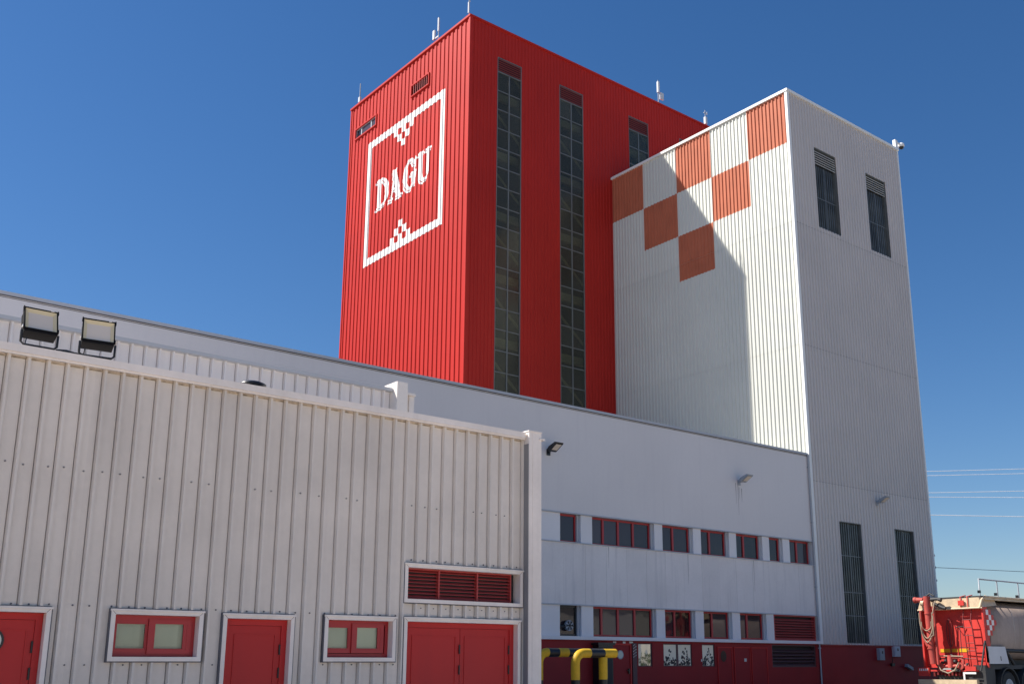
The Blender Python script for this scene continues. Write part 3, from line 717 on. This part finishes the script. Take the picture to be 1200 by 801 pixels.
def wall_lamp(label, x, z, body, y=D):
    t = thing('wall_lamp', label, 'lamp', (x, y, z), 'lamps on the factory walls')
    q = MB(); q.box(x-.07, x+.07, y-.03, y-.003, z-.1, z+.1); q.tube([(x, y-.03, z), (x, y-.14, z+.02), (x, y-.2, z+.06)], .025, 8); q.build('bracket', body, t)
    R = Matrix.Translation((x, y-.16, z+.04)) @ Matrix.Rotation(-math.radians(24), 4, 'X')
    h = MB(R); prof = [(0, -.05), (-.06, -.065), (-.42, -.03), (-.46, .0), (-.40, .045), (-.1, .08), (0, .05)]
    for s_ in range(1): h.ext(prof, 'x', -.15, .15)
    h.build('lamp_head', body, t)
    l = MB(R); l.add([(-.11, -.40, -.042), (.11, -.40, -.042), (.11, -.12, -.069), (-.11, -.12, -.069)], [(0, 3, 2, 1)]); l.build('lens', 'lens', t)
    return t
wall_lamp('black wall lamp on the grey factory wall beside the shed corner post', 20.62, 8.13, 'black_paint')
wall_lamp('grey wall lamp with rust streaks below it, above the upper windows', 29.78, 8.15, 'grey_metal')
wall_lamp('grey wall lamp low on the white tower between its two lower windows', 38.62, 8.22, 'grey_metal', D-.05)

# CCTV camera, top corner of white tower
t = thing('security_camera', 'white security camera on the top right corner of the white tower', 'camera', (42.6, D-.05, TZ), None)
q = MB(); q.box(42.52, 42.72, D-.1, D+.05, TZ+.001, TZ+.42); q.tube([(42.72, D-.03, TZ+.33), (43.1, D-.03, TZ+.36)], .05, 8); q.build('bracket', 'white_plastic', t)
q = MB(); q.tube([(43.12, D-.03, TZ+.46), (43.14, D-.03, TZ+.40), (43.15, D-.03, TZ+.27), (43.15, D-.03, TZ+.24)], [.05, .15, .16, .12], 14); q.build('camera_body', 'white_plastic', t)
q = MB(); q.tube([(43.15, D-.03, TZ+.239), (43.15, D-.03, TZ+.16), (43.15, D-.03, TZ+.12)], [.12, .10, .02], 14); q.build('dome', 'black_paint', t)

# antennas
def antenna(label, x, y, z, parts):
    t = thing('antenna', label, 'antenna', (x, y, z), 'antennas on the red tower roof')
    for nm, kind, a in parts:
        q = MB()
        if kind == 'tube': q.tube([(x+a[0], y+a[1], z+a[2]), (x+a[0], y+a[1], z+a[3])], a[4], 6)
        else: q.box(x+a[0], x+a[1], y+a[2], y+a[3], z+a[4], z+a[5])
        q.build(nm, 'antenna_grey' if nm != 'mast' else 'grey_metal', t)
antenna('short white antenna on the front corner of the red tower roof', RX0-.05, RY+.1, RZ, [('mast', 'tube', (0, 0, 0, .95, .02)), ('antenna_panel', 'box', (-.05, .01, -.03, .03, .12, .70)), ('rod', 'tube', (.04, 0, .75, 1.1, .02))])
antenna('twin panel antenna standing midway along the sunlit roof edge', RX0, 39.0, RZ-.05, [('mast', 'tube', (0, 0, 0, 1.35, .025)), ('antenna_panel', 'box', (-.04, .03, -.04, .04, .6, 1.35)), ('antenna_panel', 'box', (-.06, .03, .30, .46, .3, .8)), ('arm', 'box', (-.02, .02, -.02, .4, .3, .36))])
antenna('thin rod antenna on the far left corner of the red tower roof', RX0, 46.8, RZ, [('mast', 'tube', (0, 0, 0, 1.25, .03)), ('antenna_panel', 'box', (-.06, .06, -.08, .08, .1, .4))])
antenna('white antenna with a small dish on the shaded roof edge', 37.9, RY+.1, RZ, [('mast', 'tube', (0, 0, 0, 1.5, .03)), ('antenna_panel', 'box', (-.06, .06, -.06, .05, .75, 1.4)), ('dish', 'box', (.09, .33, -.1, .0, .35, .75))])
antenna('small branched antenna on the red roof just left of the white tower', 41.75, RY+.1, RZ, [('mast', 'tube', (0, 0, 0, 1.05, .025)), ('antenna_panel', 'box', (-.08, .08, -.08, .06, .15, .6)), ('arm', 'box', (-.12, .16, -.01, .02, .85, .89)), ('rod', 'tube', (.16, 0, .8, 1.0, .02))])

# ================================================================== YARD OBJECTS
# small boxes on the red base of white tower
def wbox(label, x0, x1, z0, z1, m_, door=True):
    t = thing('meter_box', label, 'box', ((x0+x1)/2, D, z0), None)
    q = MB(); q.box(x0, x1, D-.14, D-.001, z0, z1); q.build('casing', m_, t)
    q = MB(); q.box(x0+.05, x1-.05, D-.15, D-.1401, z0+.06, z1-.06); q.build('box_door', m_, t)
    q = MB(); q.box((x0+x1)/2-.03, (x0+x1)/2+.05, D-.156, D-.1501, (z0+z1)/2+.02, (z0+z1)/2+.12); q.build('meter_window', 'black_paint', t)
wbox('grey meter box on the red base, left of a pair', 37.85, 38.2, 1.78, 2.25, 'grey_metal')
wbox('paler meter box on the red base, right of a pair', 38.95, 39.35, 1.92, 2.34, 'mudguard')
q = MB(); q.box(38.75, 38.95, D-.1, D-.001, 1.55, 1.66); q.tube([(38.85, D-.05, 1.66), (38.9, D-.03, 1.92)], .012, 5)
tag(q.build('socket', 'black_paint'), 'small black socket below the paler meter box', 'socket')
q = MB(Matrix.Translation((40.0, D-.08, 1.5)) @ Matrix.Rotation(.35, 4, 'Y')); q.box(-.22, .2, -.07, .07, -.06, .06); q.box(.2, .3, -.03, .03, -.03, .03)
tag(q.build('bulkhead_lamp', 'grey_metal'), 'small grey bulkhead lamp on the red base near the tanker', 'lamp')
# tall black cabinet against the red base
gx = .35
t = thing('cabinet', 'tall narrow black cabinet against the red base behind the yellow pipe guard', 'cabinet', (22.75, D-.2, gx))
q = MB(); q.box(22.42, 23.03, D-.28, D-.005, gx, 2.22); q.build('casing', 'black_paint', t)
q = MB(); q.box(22.36, 23.09, D-.33, D-.005, 2.221, 2.29); q.build('cap', 'black_paint', t)
q = MB(); q.box(22.47, 22.98, D-.291, D-.281, .45, 2.15); q.build('cabinet_door', 'dark', t)
# yellow and black pipe guards
def band_pipe(t, pts, r, bands):
    """pts polyline; bands list of (start,end,material) in metres along it"""
    P = [Vector(p) for p in pts]; cum = [0]
    for a, b in zip(P[:-1], P[1:]): cum.append(cum[-1]+(b-a).length)
    def at(s_):
        for i in range(len(P)-1):
            if s_ <= cum[i+1] or i == len(P)-2: return P[i].lerp(P[i+1], (s_-cum[i])/(cum[i+1]-cum[i]))
    for a, b, m_ in bands:
        b = min(b, cum[-1]); pp = [at(a)]+[P[i] for i in range(len(P)) if a+.005 < cum[i] < b-.005]+[at(b)]
        q = MB(); q.tube(pp, r, 16); q.build('pipe_section', m_, t)
    return cum[-1]
def hoop(x0, x1, y, zt, sq=False):
    R_ = .26; pts = [(x0, y, gz(x0)-.02)]
    for i in range(7): an = math.pi-i*math.pi/12; pts.append((x0+R_+R_*math.cos(an), y, zt-R_+R_*math.sin(an)))
    pts.append((x1, y, zt)); return pts
t = thing('pipe_guard', 'yellow and black striped pipe guard nearer the camera with a short overhanging end', 'pipe guard', (17.8, 20, gz(17.8)), 'striped pipe guards beside the shed corner')
pts = hoop(17.36, 18.70, 20.0, 1.895)
zc = 1.895-.26-gz(17.36)+.02
el = zc+.26*math.pi/2
band_pipe(t, pts, .112, [(0, .93, 'black_paint'), (.93, el+.20, 'yellow_paint'), (el+.20, el+.66, 'black_paint'), (el+.66, el+1.2, 'yellow_paint')])
band_pipe(t, [(18.28, 20.0, gz(18.28)-.02), (18.28, 20.0, 1.80)], .108, [(0, .93, 'black_paint'), (.93, 1.5, 'yellow_paint')])
t = thing('pipe_guard', 'yellow and black striped pipe guard partly hidden behind the shed corner post', 'pipe guard', (17.4, 20.9, gz(17.4)), 'striped pipe guards beside the shed corner')
pts = hoop(16.93, 19.3, 20.9, 1.92)
zc = 1.92-.26-gz(16.93)+.02; el = zc+.26*math.pi/2
band_pipe(t, pts, .112, [(0, .93, 'black_paint'), (.93, el+.02, 'yellow_paint'), (el+.02, el+.36, 'black_paint'), (el+.36, el+.68, 'yellow_paint'), (el+.68, el+2, 'black_paint')])
band_pipe(t, [(19.12, 20.9, gz(18.85)-.02), (19.12, 20.9, 1.82)], .108, [(0, .93, 'black_paint'), (.93, 1.5, 'yellow_paint')])

# ================================================================== TANKER
TX, TY = 33.0, 17.71; GZ = .35
tk = thing('feed_truck', 'silver bulk feed tanker with a red rear end, ladder and discharge boom', 'truck', (37, 18.85, GZ))
Y0, Y1 = 17.71, 20.0; XE = 44.0
# tank: rounded hopper section
def oct_(y0, y1, z0, z1, c1, c2): return [(y0+c1, z0), (y1-c1, z0), (y1, z0+c2), (y1, z1-.25), (y1-.25, z1), (y0+.25, z1), (y0, z1-.25), (y0, z0+c2)]
sec = []
for i in range(28):
    an = -math.pi/2+2*math.pi*i/28; ex = .62
    cy_, sy_ = math.cos(an), math.sin(an)
    sec.append(((Y0+Y1)/2+math.copysign(abs(cy_)**ex, cy_)*(Y1-Y0)/2*.985, 2.72+math.copysign(abs(sy_)**ex, sy_)*.98))
q = MB(); q.ext(sec, 'x', TX+.42, XE)
tn = q.build('tank', 'truck_silver', tk)
for p in tn.data.polygons: p.use_smooth = len(p.vertices) == 4
q = MB()
for x in (35.0, 37.2, 39.4, 41.6): q.ext([((a-18.855)*1.006+18.855, (b-2.72)*1.006+2.72) for a, b in sec], 'x', x, x+.05)
q.build('tank_ring', 'truck_silver', tk)
# red rear shroud: walls round a recessed bulkhead
q = MB()
q.ext([(Y0, 1.66), (Y0+.06, 1.66), (Y0+.06, 3.42), (Y0, 3.42)], 'x', TX+.02, TX+.30); q.build('rear_shroud', 'truck_red', tk); q = MB()
q.ext([(Y1-.06, 1.3), (Y1, 1.3), (Y1, 3.42), (Y1-.06, 3.42)], 'x', TX+.02, TX+.30)
q.build('rear_shroud', 'truck_red', tk)
q = MB(); q.box(TX+.16, TX+.24, Y0+.061, Y1-.061, 1.5, 3.42); q.build('bulkhead', 'truck_red', tk)
q = MB()   # cream sloping hood above
q.add([(TX-.02, Y0-.03, 3.42), (TX-.02, Y1+.03, 3.42), (TX-.02, Y1-.08, 3.72), (TX-.02, Y0+.08, 3.74), (TX+.9, Y0-.03, 3.5), (TX+.9, Y1+.03, 3.5), (TX+.9, Y1-.08, 3.80), (TX+.9, Y0+.08, 3.80)],
      [(0, 3, 2, 1), (0, 4, 7, 3), (1, 2, 6, 5), (3, 7, 6, 2), (0, 1, 5, 4), (4, 5, 6, 7)]); q.build('hood', 'truck_cream', tk)
q = MB(); q.tube([(TX-.05, Y0-.02, 3.40), (TX-.05, Y1+.02, 3.40)], .03, 6); q.tube([(TX-.06, Y0+.05, 3.40), (TX-.02, Y0-.02, 3.66), (TX+.2, Y0-.04, 3.78)], .04, 6); q.build('hood_edge', 'truck_cream', tk)
q = MB()
for yy in (18.42, 18.18): q.tube([(TX-.05, yy, 3.40), (TX-.05, yy, 3.78), (TX+.3, yy, 3.84)], .016, 6)
q.box(TX-.09, TX-.05, 18.3, 18.5, 3.5, 3.66); q.build('grab_rail', 'truck_red', tk)
# vertical edge rail cream
q = MB(); q.box(XE-10.9, XE, Y0-.07, Y0+.05, 3.665, 3.72); q.tube([(TX+.1, Y0-.06, 3.76), (XE, Y0-.06, 3.76)], .035, 8); q.build('side_rail', 'truck_cream', tk)
q = MB(); q.box(TX+.1, XE, Y0+.08, Y1-.08, 3.70, 3.80); q.build('walkway', 'truck_dark', tk)
q = MB()
q.tube([(TX+.12, Y0+.1, 3.80), (TX+.12, Y0+.1, 4.34), (XE, Y0+.1, 4.34)], .026, 8)
for x in (34.3, 35.75, 37.3, 38.8, 40.4, 42): q.tube([(x, Y0+.1, 3.80), (x, Y0+.1, 4.32)], .024, 8)
q.build('handrail', 'grey_metal', tk)
q = MB()
for x, z in ((TX-.02, 3.9), (34.05, 3.86), (35.5, 3.84), (37.1, 3.84)): q.box(x-.04, x+.04, Y0-.0, Y0+.08, z-.03, z+.06)
q.build('marker_lamp', 'black_paint', tk)
# checker sticker on the side
q = MB()
for r in range(5):
    for c in range(4):
        if abs(r-2)+c > 3 : continue
        x0 = TX+.18+c*.155; z0 = 2.52+r*.165
        m_ = 0 if (r+c) % 2 == 1 else 1
        q.box(x0, x0+.155, Y0-.012, Y0-.006, z0, z0+.165, m_)
q.build('checker_decal', ['truck_red', 'paint_white'], tk)
# ladder
q = MB(); la, lb2 = (TX-.02, 18.42, 3.1), (TX-.14, 18.14, 1.6)
q.tube([(TX+.1, 18.42, 3.38), (TX-.05, 18.40, 3.06), (TX-.06, 18.32, 1.62)], .017, 6); q.tube([(TX+.1, 18.14, 3.38), (TX-.05, 18.12, 3.06), (TX-.06, 18.02, 1.62)], .017, 6); lad = q.build('ladder', 'ladder_red', tk)
for i in range(6):
    z = 1.78+i*.25; s_ = (3.06-z)/1.44; q = MB(); q.tube([(TX-.055, 18.40-.08*s_, z), (TX-.055, 18.12-.10*s_, z)], .013, 6); q.build('rung', 'ladder_red', lad)
q = MB(); q.tube([(TX+.1, 18.46, 2.83), (TX-.02, 18.7, 2.8), (TX+.25, 18.72, 2.8)], .014, 6); q.tube([(TX-.02, 18.55, 2.84), (TX-.04, 18.55, 1.8)], .012, 5); q.tube([(TX-.02, 18.60, 2.15), (TX-.04, 18.0, 2.12)], .012, 5); q.build('valve_rod', 'truck_dark', tk)
# yellow reflective strip in three pieces
for y0, y1 in ((18.42, 18.76), (18.80, 19.04), (19.07, 19.42)):
    q = MB(); q.box(TX+.15, TX+.1585, y0, y1, 2.0, 2.11); q.build('reflective_strip', 'reflect_yellow', tk)
# hose reel handle loop
q = MB(); pts = [(TX+.06, 18.97+.11*math.cos(t_*math.pi/8), 2.62+.46*math.sin(t_*math.pi/8)) for t_ in range(17)]; q.tube(pts, .016, 6, cap=False); q.tube([(TX+.06, 18.98, 3.1), (TX+.06, 18.98, 1.7)], .02, 6); q.build('lever', 'ladder_red', tk)
# discharge boom, left rear
bm = MB(); by = 19.50
bm.tube([(TX-.25, by-.03, 1.62), (TX-.25, by, 2.1), (TX-.25, by+.03, 3.84)], .115, 16); bm.tube([(TX-.25, by-.2, 1.6), (TX-.25, by-.19, 3.5)], .05, 10)
for z in (2.1, 2.75, 3.25): bm.tube([(TX-.25, by+.01, z), (TX-.25, by+.01, z+.05)], .135, 16)
bo = bm.build('boom', 'boom_red', tk)
q = MB(); q.tube([(TX-.25, by+.16, 3.72), (TX-.25, by+.42, 3.74)], .085, 12); q.tube([(TX-.25, by+.42, 3.74), (TX-.25, by+.5, 3.74)], .10, 12); q.build('boom_head', 'boom_red', bo)
q = MB(); q.tube([(TX-.25, by-.14, 3.72), (TX-.25, by-.36, 3.74), (TX-.25, by-.5, 3.70)], [.08, .05, .08], 10); q.tube([(TX-.22, by-.2, 3.6), (TX-.22, by-.5, 3.45), (TX-.22, by-.62, 3.42)], .055, 8); q.tube([(TX-.25, by+.05, 3.84), (TX-.25, by-.1, 3.93), (TX-.25, by-.25, 3.84)], .03, 6); q.build('boom_joint', 'truck_dark', bo)
q = MB(); q.tube([(TX-.25, by+.13, 3.62), (TX-.25, by+.23, 3.64)], .105, 12); q.build('boom_collar', 'truck_cream', bo)
q = MB()
for (dy, zt, zb, r_) in ((.21, 3.1, 2.32, .30), (.17, 3.0, 2.7, .26), (.23, 3.3, 2.45, .33)):
    pts = [(TX-.40+.03*math.sin(i), by+.03+dy*math.cos(math.pi+math.pi*i/12)*1.0, (zt if i in (0, 12) else zt-(zt-zb)*math.sin(math.pi*i/12)**.7)) for i in range(13)]
    q.tube(pts, .018, 6)
q.tube([(TX-.4, by-.23, 3.25), (TX-.36, by-.3, 3.6), (TX-.3, by-.32, 3.68)], .018, 6); q.tube([(TX-.4, by-.23, 3.2), (TX-.42, by-.22, 2.55), (TX-.40, by, 2.45)], .02, 6)
q.build('hose', 'hose', tk)
q = MB(); q.tube([(TX-.1, 19.88, 3.38), (TX-.1, 19.90, 3.0), (TX-.1, 19.86, 2.5), (TX-.1, 19.72, 2.2)], .05, 8); q.build('boom_strut', 'boom_red', tk)
# valve group under the bulkhead
q = MB(); q.tube([(TX-.08, 18.95, 1.90), (TX-.08, 18.95, 1.5)], .10, 12); q.tube([(TX-.08, 18.3, 1.56), (TX-.08, 19.3, 1.54)], .055, 10); q.tube([(TX-.08, 18.50, 1.54), (TX-.08, 18.50, 1.75), (TX-.08, 18.65, 1.82), (TX-.08, 18.9, 1.82)], .05, 10)
q.tube([(TX-.10, 19.3, 1.55), (TX-.16, 19.3, 1.55)], .11, 14); q.tube([(TX-.10, 18.58, 1.55), (TX-.16, 18.58, 1.55)], .11, 14); q.build('valve', 'boom_red', tk)
q = MB(); q.tube([(TX-.2, 19.35, 1.62), (TX-.22, 19.25, 1.42), (TX-.22, 19.0, 1.32), (TX-.22, 18.75, 1.42), (TX-.2, 18.6, 1.66)], .025, 6); q.tube([(TX-.14, 19.35, 1.88), (TX-.14, 18.45, 1.86)], .02, 6); q.build('air_hose', 'hose', tk)
q = MB()
for yy, zz, rr in ((18.62, 1.62, .05), (18.78, 1.70, .06), (19.12, 1.72, .055), (19.25, 1.66, .05), (19.42, 1.60, .06), (18.36, 1.60, .05)):
    q.tube([(TX-.02, yy, zz), (TX-.12, yy, zz), (TX-.14, yy, zz-.02)], [rr, rr, rr*.5], 10)
q.tube([(TX-.1, 19.5, 1.78), (TX-.1, 19.1, 1.80), (TX-.1, 18.9, 1.92), (TX-.1, 18.7, 1.80), (TX-.1, 18.3, 1.78)], .018, 6)
q.tube([(TX-.13, 18.9, 1.5), (TX-.13, 18.9, 1.42), (TX-.13, 18.6, 1.40)], .04, 8)
q.build('valve_fitting', 'truck_dark', tk)
# rear frame, plates, bumper
q = MB(); q.box(TX+.0, XE, 18.2, 18.42, .95, 1.35); q.box(TX+.0, XE, 19.3, 19.52, .95, 1.35); q.box(TX+.5, XE, 18.43, 19.29, 1.0, 1.95); q.box(TX, TX+.15, 18.421, 19.299, 1.05, 1.3); q.build('chassis', 'truck_dark', tk)
q = MB(); q.box(TX-.12, TX-.0, 18.03, 19.7, 1.38, 1.43); q.build('rear_crossbar', 'truck_red', tk)
q = MB(); q.box(TX-.16, TX-.1, 19.72, 20.12, 1.23, 1.50); q.box(TX-.16, TX-.1, 18.05, 18.42, 1.4, 1.54); q.build('lamp_plate', 'truck_red', tk)
q = MB(); q.box(TX-.168, TX-.161, 19.76, 20.08, 1.40, 1.47); q.box(TX-.168, TX-.161, 18.05, 18.50, 1.30, 1.36); q.box(TX-.168, TX-.16, 18.44, 18.50, 1.1, 1.3); q.build('reflector_plate', 'paint_white', tk)
q = MB()
for i in range(4): q.box(TX-.172, TX-.169, 19.78+i*.08, 19.81+i*.08, 1.405, 1.465)
q.build('reflector_bar', 'truck_red', tk)
q = MB()
for i in range(9): q.box(TX-.10, TX+.0, 18.5+i*.13, 18.56+i*.13, 1.22+random.uniform(0, .05), 1.36)
q.build('hose_clip', 'ladder_red', tk)
q = MB(); q.box(TX-.22, TX-.06, 18.02, 20.12, .97, 1.12); q.build('bumper', 'truck_cream', tk)
q = MB(); q.box(TX-.15, TX-.05, 18.2, 19.95, .8, .96); q.build('bumper_bracket', 'truck_dark', tk)
# red outrigger brace, right rear
q = MB(); q.ext([(TX+.02, 1.66), (TX+.02, 2.2), (TX+.30, 1.66)], 'y', Y0+.0, Y0+.03); q.build('rear_gusset', 'truck_red', tk)
q = MB(); q.tube([(TX-.03, Y0-.0, 2.35), (TX-.28, Y0+.1, 1.4)], .03, 6); q.tube([(TX-.03, Y0+.0, 2.35), (TX+.2, Y0, 1.66)], .02, 6); q.build('strut', 'truck_dark', tk)
# mudguard plate, wheels
q = MB(); q.ext([(TX+.08, 2.17), (TX+1.2, 2.17), (TX+1.36, 1.62), (TX+.12, 1.62)], 'y', Y0-.02, Y0+.02); mg = q.build('side_panel', 'mudguard', tk)
q = MB(); q.tube([(TX+.85, Y0-.025, 1.72), (TX+.84, Y0-.025, 1.86)], .012, 6); q.build('handle', 'black_paint', mg)
q = MB(); q.box(TX+.0, XE, Y0+.1, Y0+.5, 1.45, 1.58); q.box(TX+.0, TX+.6, Y0+.1, Y0+.48, .75, 1.449); q.tube([(TX+1.3, Y0+.1, 2.05), (XE, Y0+.1, 1.92)], .06, 8); q.tube([(TX+1.4, Y0+.05, 2.0), (TX+1.9, Y0+.1, 1.6)], .05, 6); q.build('underframe', 'truck_dark', tk)
def wheel(x, ya, yb):
    zc_ = GZ+.52; q = MB()
    q.tube([(x, ya, zc_), (x, ya+.03, zc_), (x, yb-.03, zc_), (x, yb, zc_)], [.46, .52, .52, .46], 28); wl = q.build('wheel', 'rubber', tk)
    s_ = -1 if ya < 18.5 else 1; yy = ya if s_ < 0 else yb
    q = MB(); q.tube([(x, yy+s_*.002, zc_), (x, yy+s_*.01, zc_)], .27, 20); q.tube([(x, yy+s_*.011, zc_), (x, yy+s_*.06, zc_)], .10, 14); q.build('rim', 'grey_metal', wl)
    q = MB()
    for i in range(8): an = i*math.pi/4; q.tube([(x+.17*math.cos(an), yy+s_*.011, zc_+.17*math.sin(an)), (x+.17*math.cos(an), yy+s_*.03, zc_+.17*math.sin(an))], .016, 6)
    q.build('wheel_nut', 'steel_grey', wl)
for x in (34.35, 35.75, 37.15): wheel(x, Y0+.04, Y0+.36); wheel(x, Y1-.36, Y1-.04)
for x in (34.35, 35.75, 37.15):
    q = MB(); pts = [(x+.64*math.cos(a_*math.pi/10), GZ+.52+.64*math.sin(a_*math.pi/10)) for a_ in range(11)]; pi_ = [(x+.60*math.cos(a_*math.pi/10), GZ+.52+.60*math.sin(a_*math.pi/10)) for a_ in range(11)]
    q.ext(pts+pi_[::-1], 'y', Y0+.0, Y0+.42); q.build('mudguard', 'truck_dark', tk)
q = MB(); q.ext([(XE+.25, 1.0), (XE+2.35, .85), (XE+2.42, 1.9), (XE+2.15, 2.95), (XE+1.7, 3.35), (XE+.4, 3.55), (XE+.25, 3.3)], 'y', Y0+.02, Y1-.02); cb = q.build('cab', 'truck_red', tk)
for yy in (Y0+.012, Y1-.012):
    q = MB(); q.ext([(XE+1.1, 2.0), (XE+2.1, 2.0), (XE+1.95, 2.75), (XE+1.1, 2.85)], 'y', yy-.006, yy+.006); q.build('side_window', 'black_paint', cb)
q = MB(); q.add([(XE+2.42, Y0+.2, 2.0), (XE+2.42, Y1-.2, 2.0), (XE+2.19, Y1-.25, 2.9), (XE+2.19, Y0+.25, 2.9)], [(0, 1, 2, 3)]); q.build('windscreen', 'black_paint', cb)
q = MB(); q.box(XE+2.36, XE+2.5, Y0+.1, Y1-.1, .7, .98); q.build('front_bumper', 'truck_dark', cb)
for x in (XE+1.2,): wheel(x, Y0+.04, Y0+.36); wheel(x, Y1-.36, Y1-.04)
q = MB(); q.box(36.15, 36.22, Y0-.04, Y0+.02, 1.28, 1.42); q.build('side_lamp', 'reflect_yellow', tk)

# ================================================================== CABLES IN THE SKY
wires = [((99.54, 58.16, 21.31), (107.36, 51.54, 21.55)), ((99.68, 58.18, 20.88), (107.44, 51.63, 21.07)), ((100.02, 58.46, 19.13), (107.72, 51.98, 19.29)),
         ((100.16, 58.49, 18.7), (107.83, 52.1, 18.63)), ((100.52, 58.79, 16.87), (108.14, 52.48, 16.67))]
names = ['topmost pale power line right of the white tower', 'second pale power line from the top', 'third pale power line from the top', 'fourth pale power line from the top', 'lowest and brightest pale power line across the sky']
for (a, b), nm in zip(wires, names):
    a, b = Vector(a), Vector(b); dv = b-a; pts = []
    for i in range(13):
        s_ = -2.5+i*.75; p = a+dv*s_; p.z += .012*(s_-.5)**2*0.6; pts.append(p)
    q = MB(); q.tube(pts, .034 if nm.startswith('low') else .026, 5); tag(q.build('power_line', 'cable'), nm, 'cable', 'power lines in the sky')
q = MB(); q.tube([(42.74, D+.02, 5.77), (60, D-6, 5.6), (90, D-16.5, 5.4), (130, D-30, 5.9)], .012, 5); tag(q.build('power_line', 'bar_grey'), 'thin dark cable leaving the right edge of the white tower low down', 'cable')
q = MB()
for z in (6.3, 5.77, 5.2): q.tube([(42.7, D+.02, z), (42.9, D+.02, z)], .02, 6); q.tube([(42.9, D+.02, z-.04), (42.9, D+.02, z+.05)], .03, 6)
q.build('insulator', 'grey_metal', wt)

# ================================================================== BEHIND THE CAMERA (seen only in the window reflections)
wh = thing('warehouse', 'long low cream warehouse across the yard, behind the photographer', 'building', (80, -32, gz(80)))
q = MB(); q.box(45, 120, -40, -25, 0, 6.8); q.build('wall', 'warehouse', wh)
q = MB(); q.box(44.7, 120.3, -40.3, -24.7, 6.81, 7.0); q.build('roof', 'roof_grey', wh)
for i in range(7):
    q = MB(); q.box(50+i*10, 54+i*10, -24.99, -24.9, .4, 4.2); q.build('door', 'grey_metal', wh)
hd = MB()
for _ in range(5200):
    x = random.uniform(40, 118); hh = 2.0+.5*math.sin(x*.7)+.4*math.sin(x*2.3); y = random.uniform(-23, -21.5); z = .35+random.random()**.7*hh
    c = Vector((x, y, z)); a = Vector((random.gauss(0, 1), random.gauss(0, 1), random.gauss(0, 1))).normalized(); b = a.orthogonal().normalized(); c2 = a.cross(b); s_ = random.uniform(.12, .26)
    hd.add([c-b*s_, c-c2*s_*.6, c+b*s_, c+c2*s_*.6], [(0, 1, 2, 3)])
for x in range(41, 118, 2): hd.tube([(x, -22.2, .3), (x+.2, -22.2, 1.9)], [.05, .02], 5)
h = hd.build('hedge', 'leaves'); tag(h, 'dark green hedge along the yard in front of the cream warehouse', 'hedge')
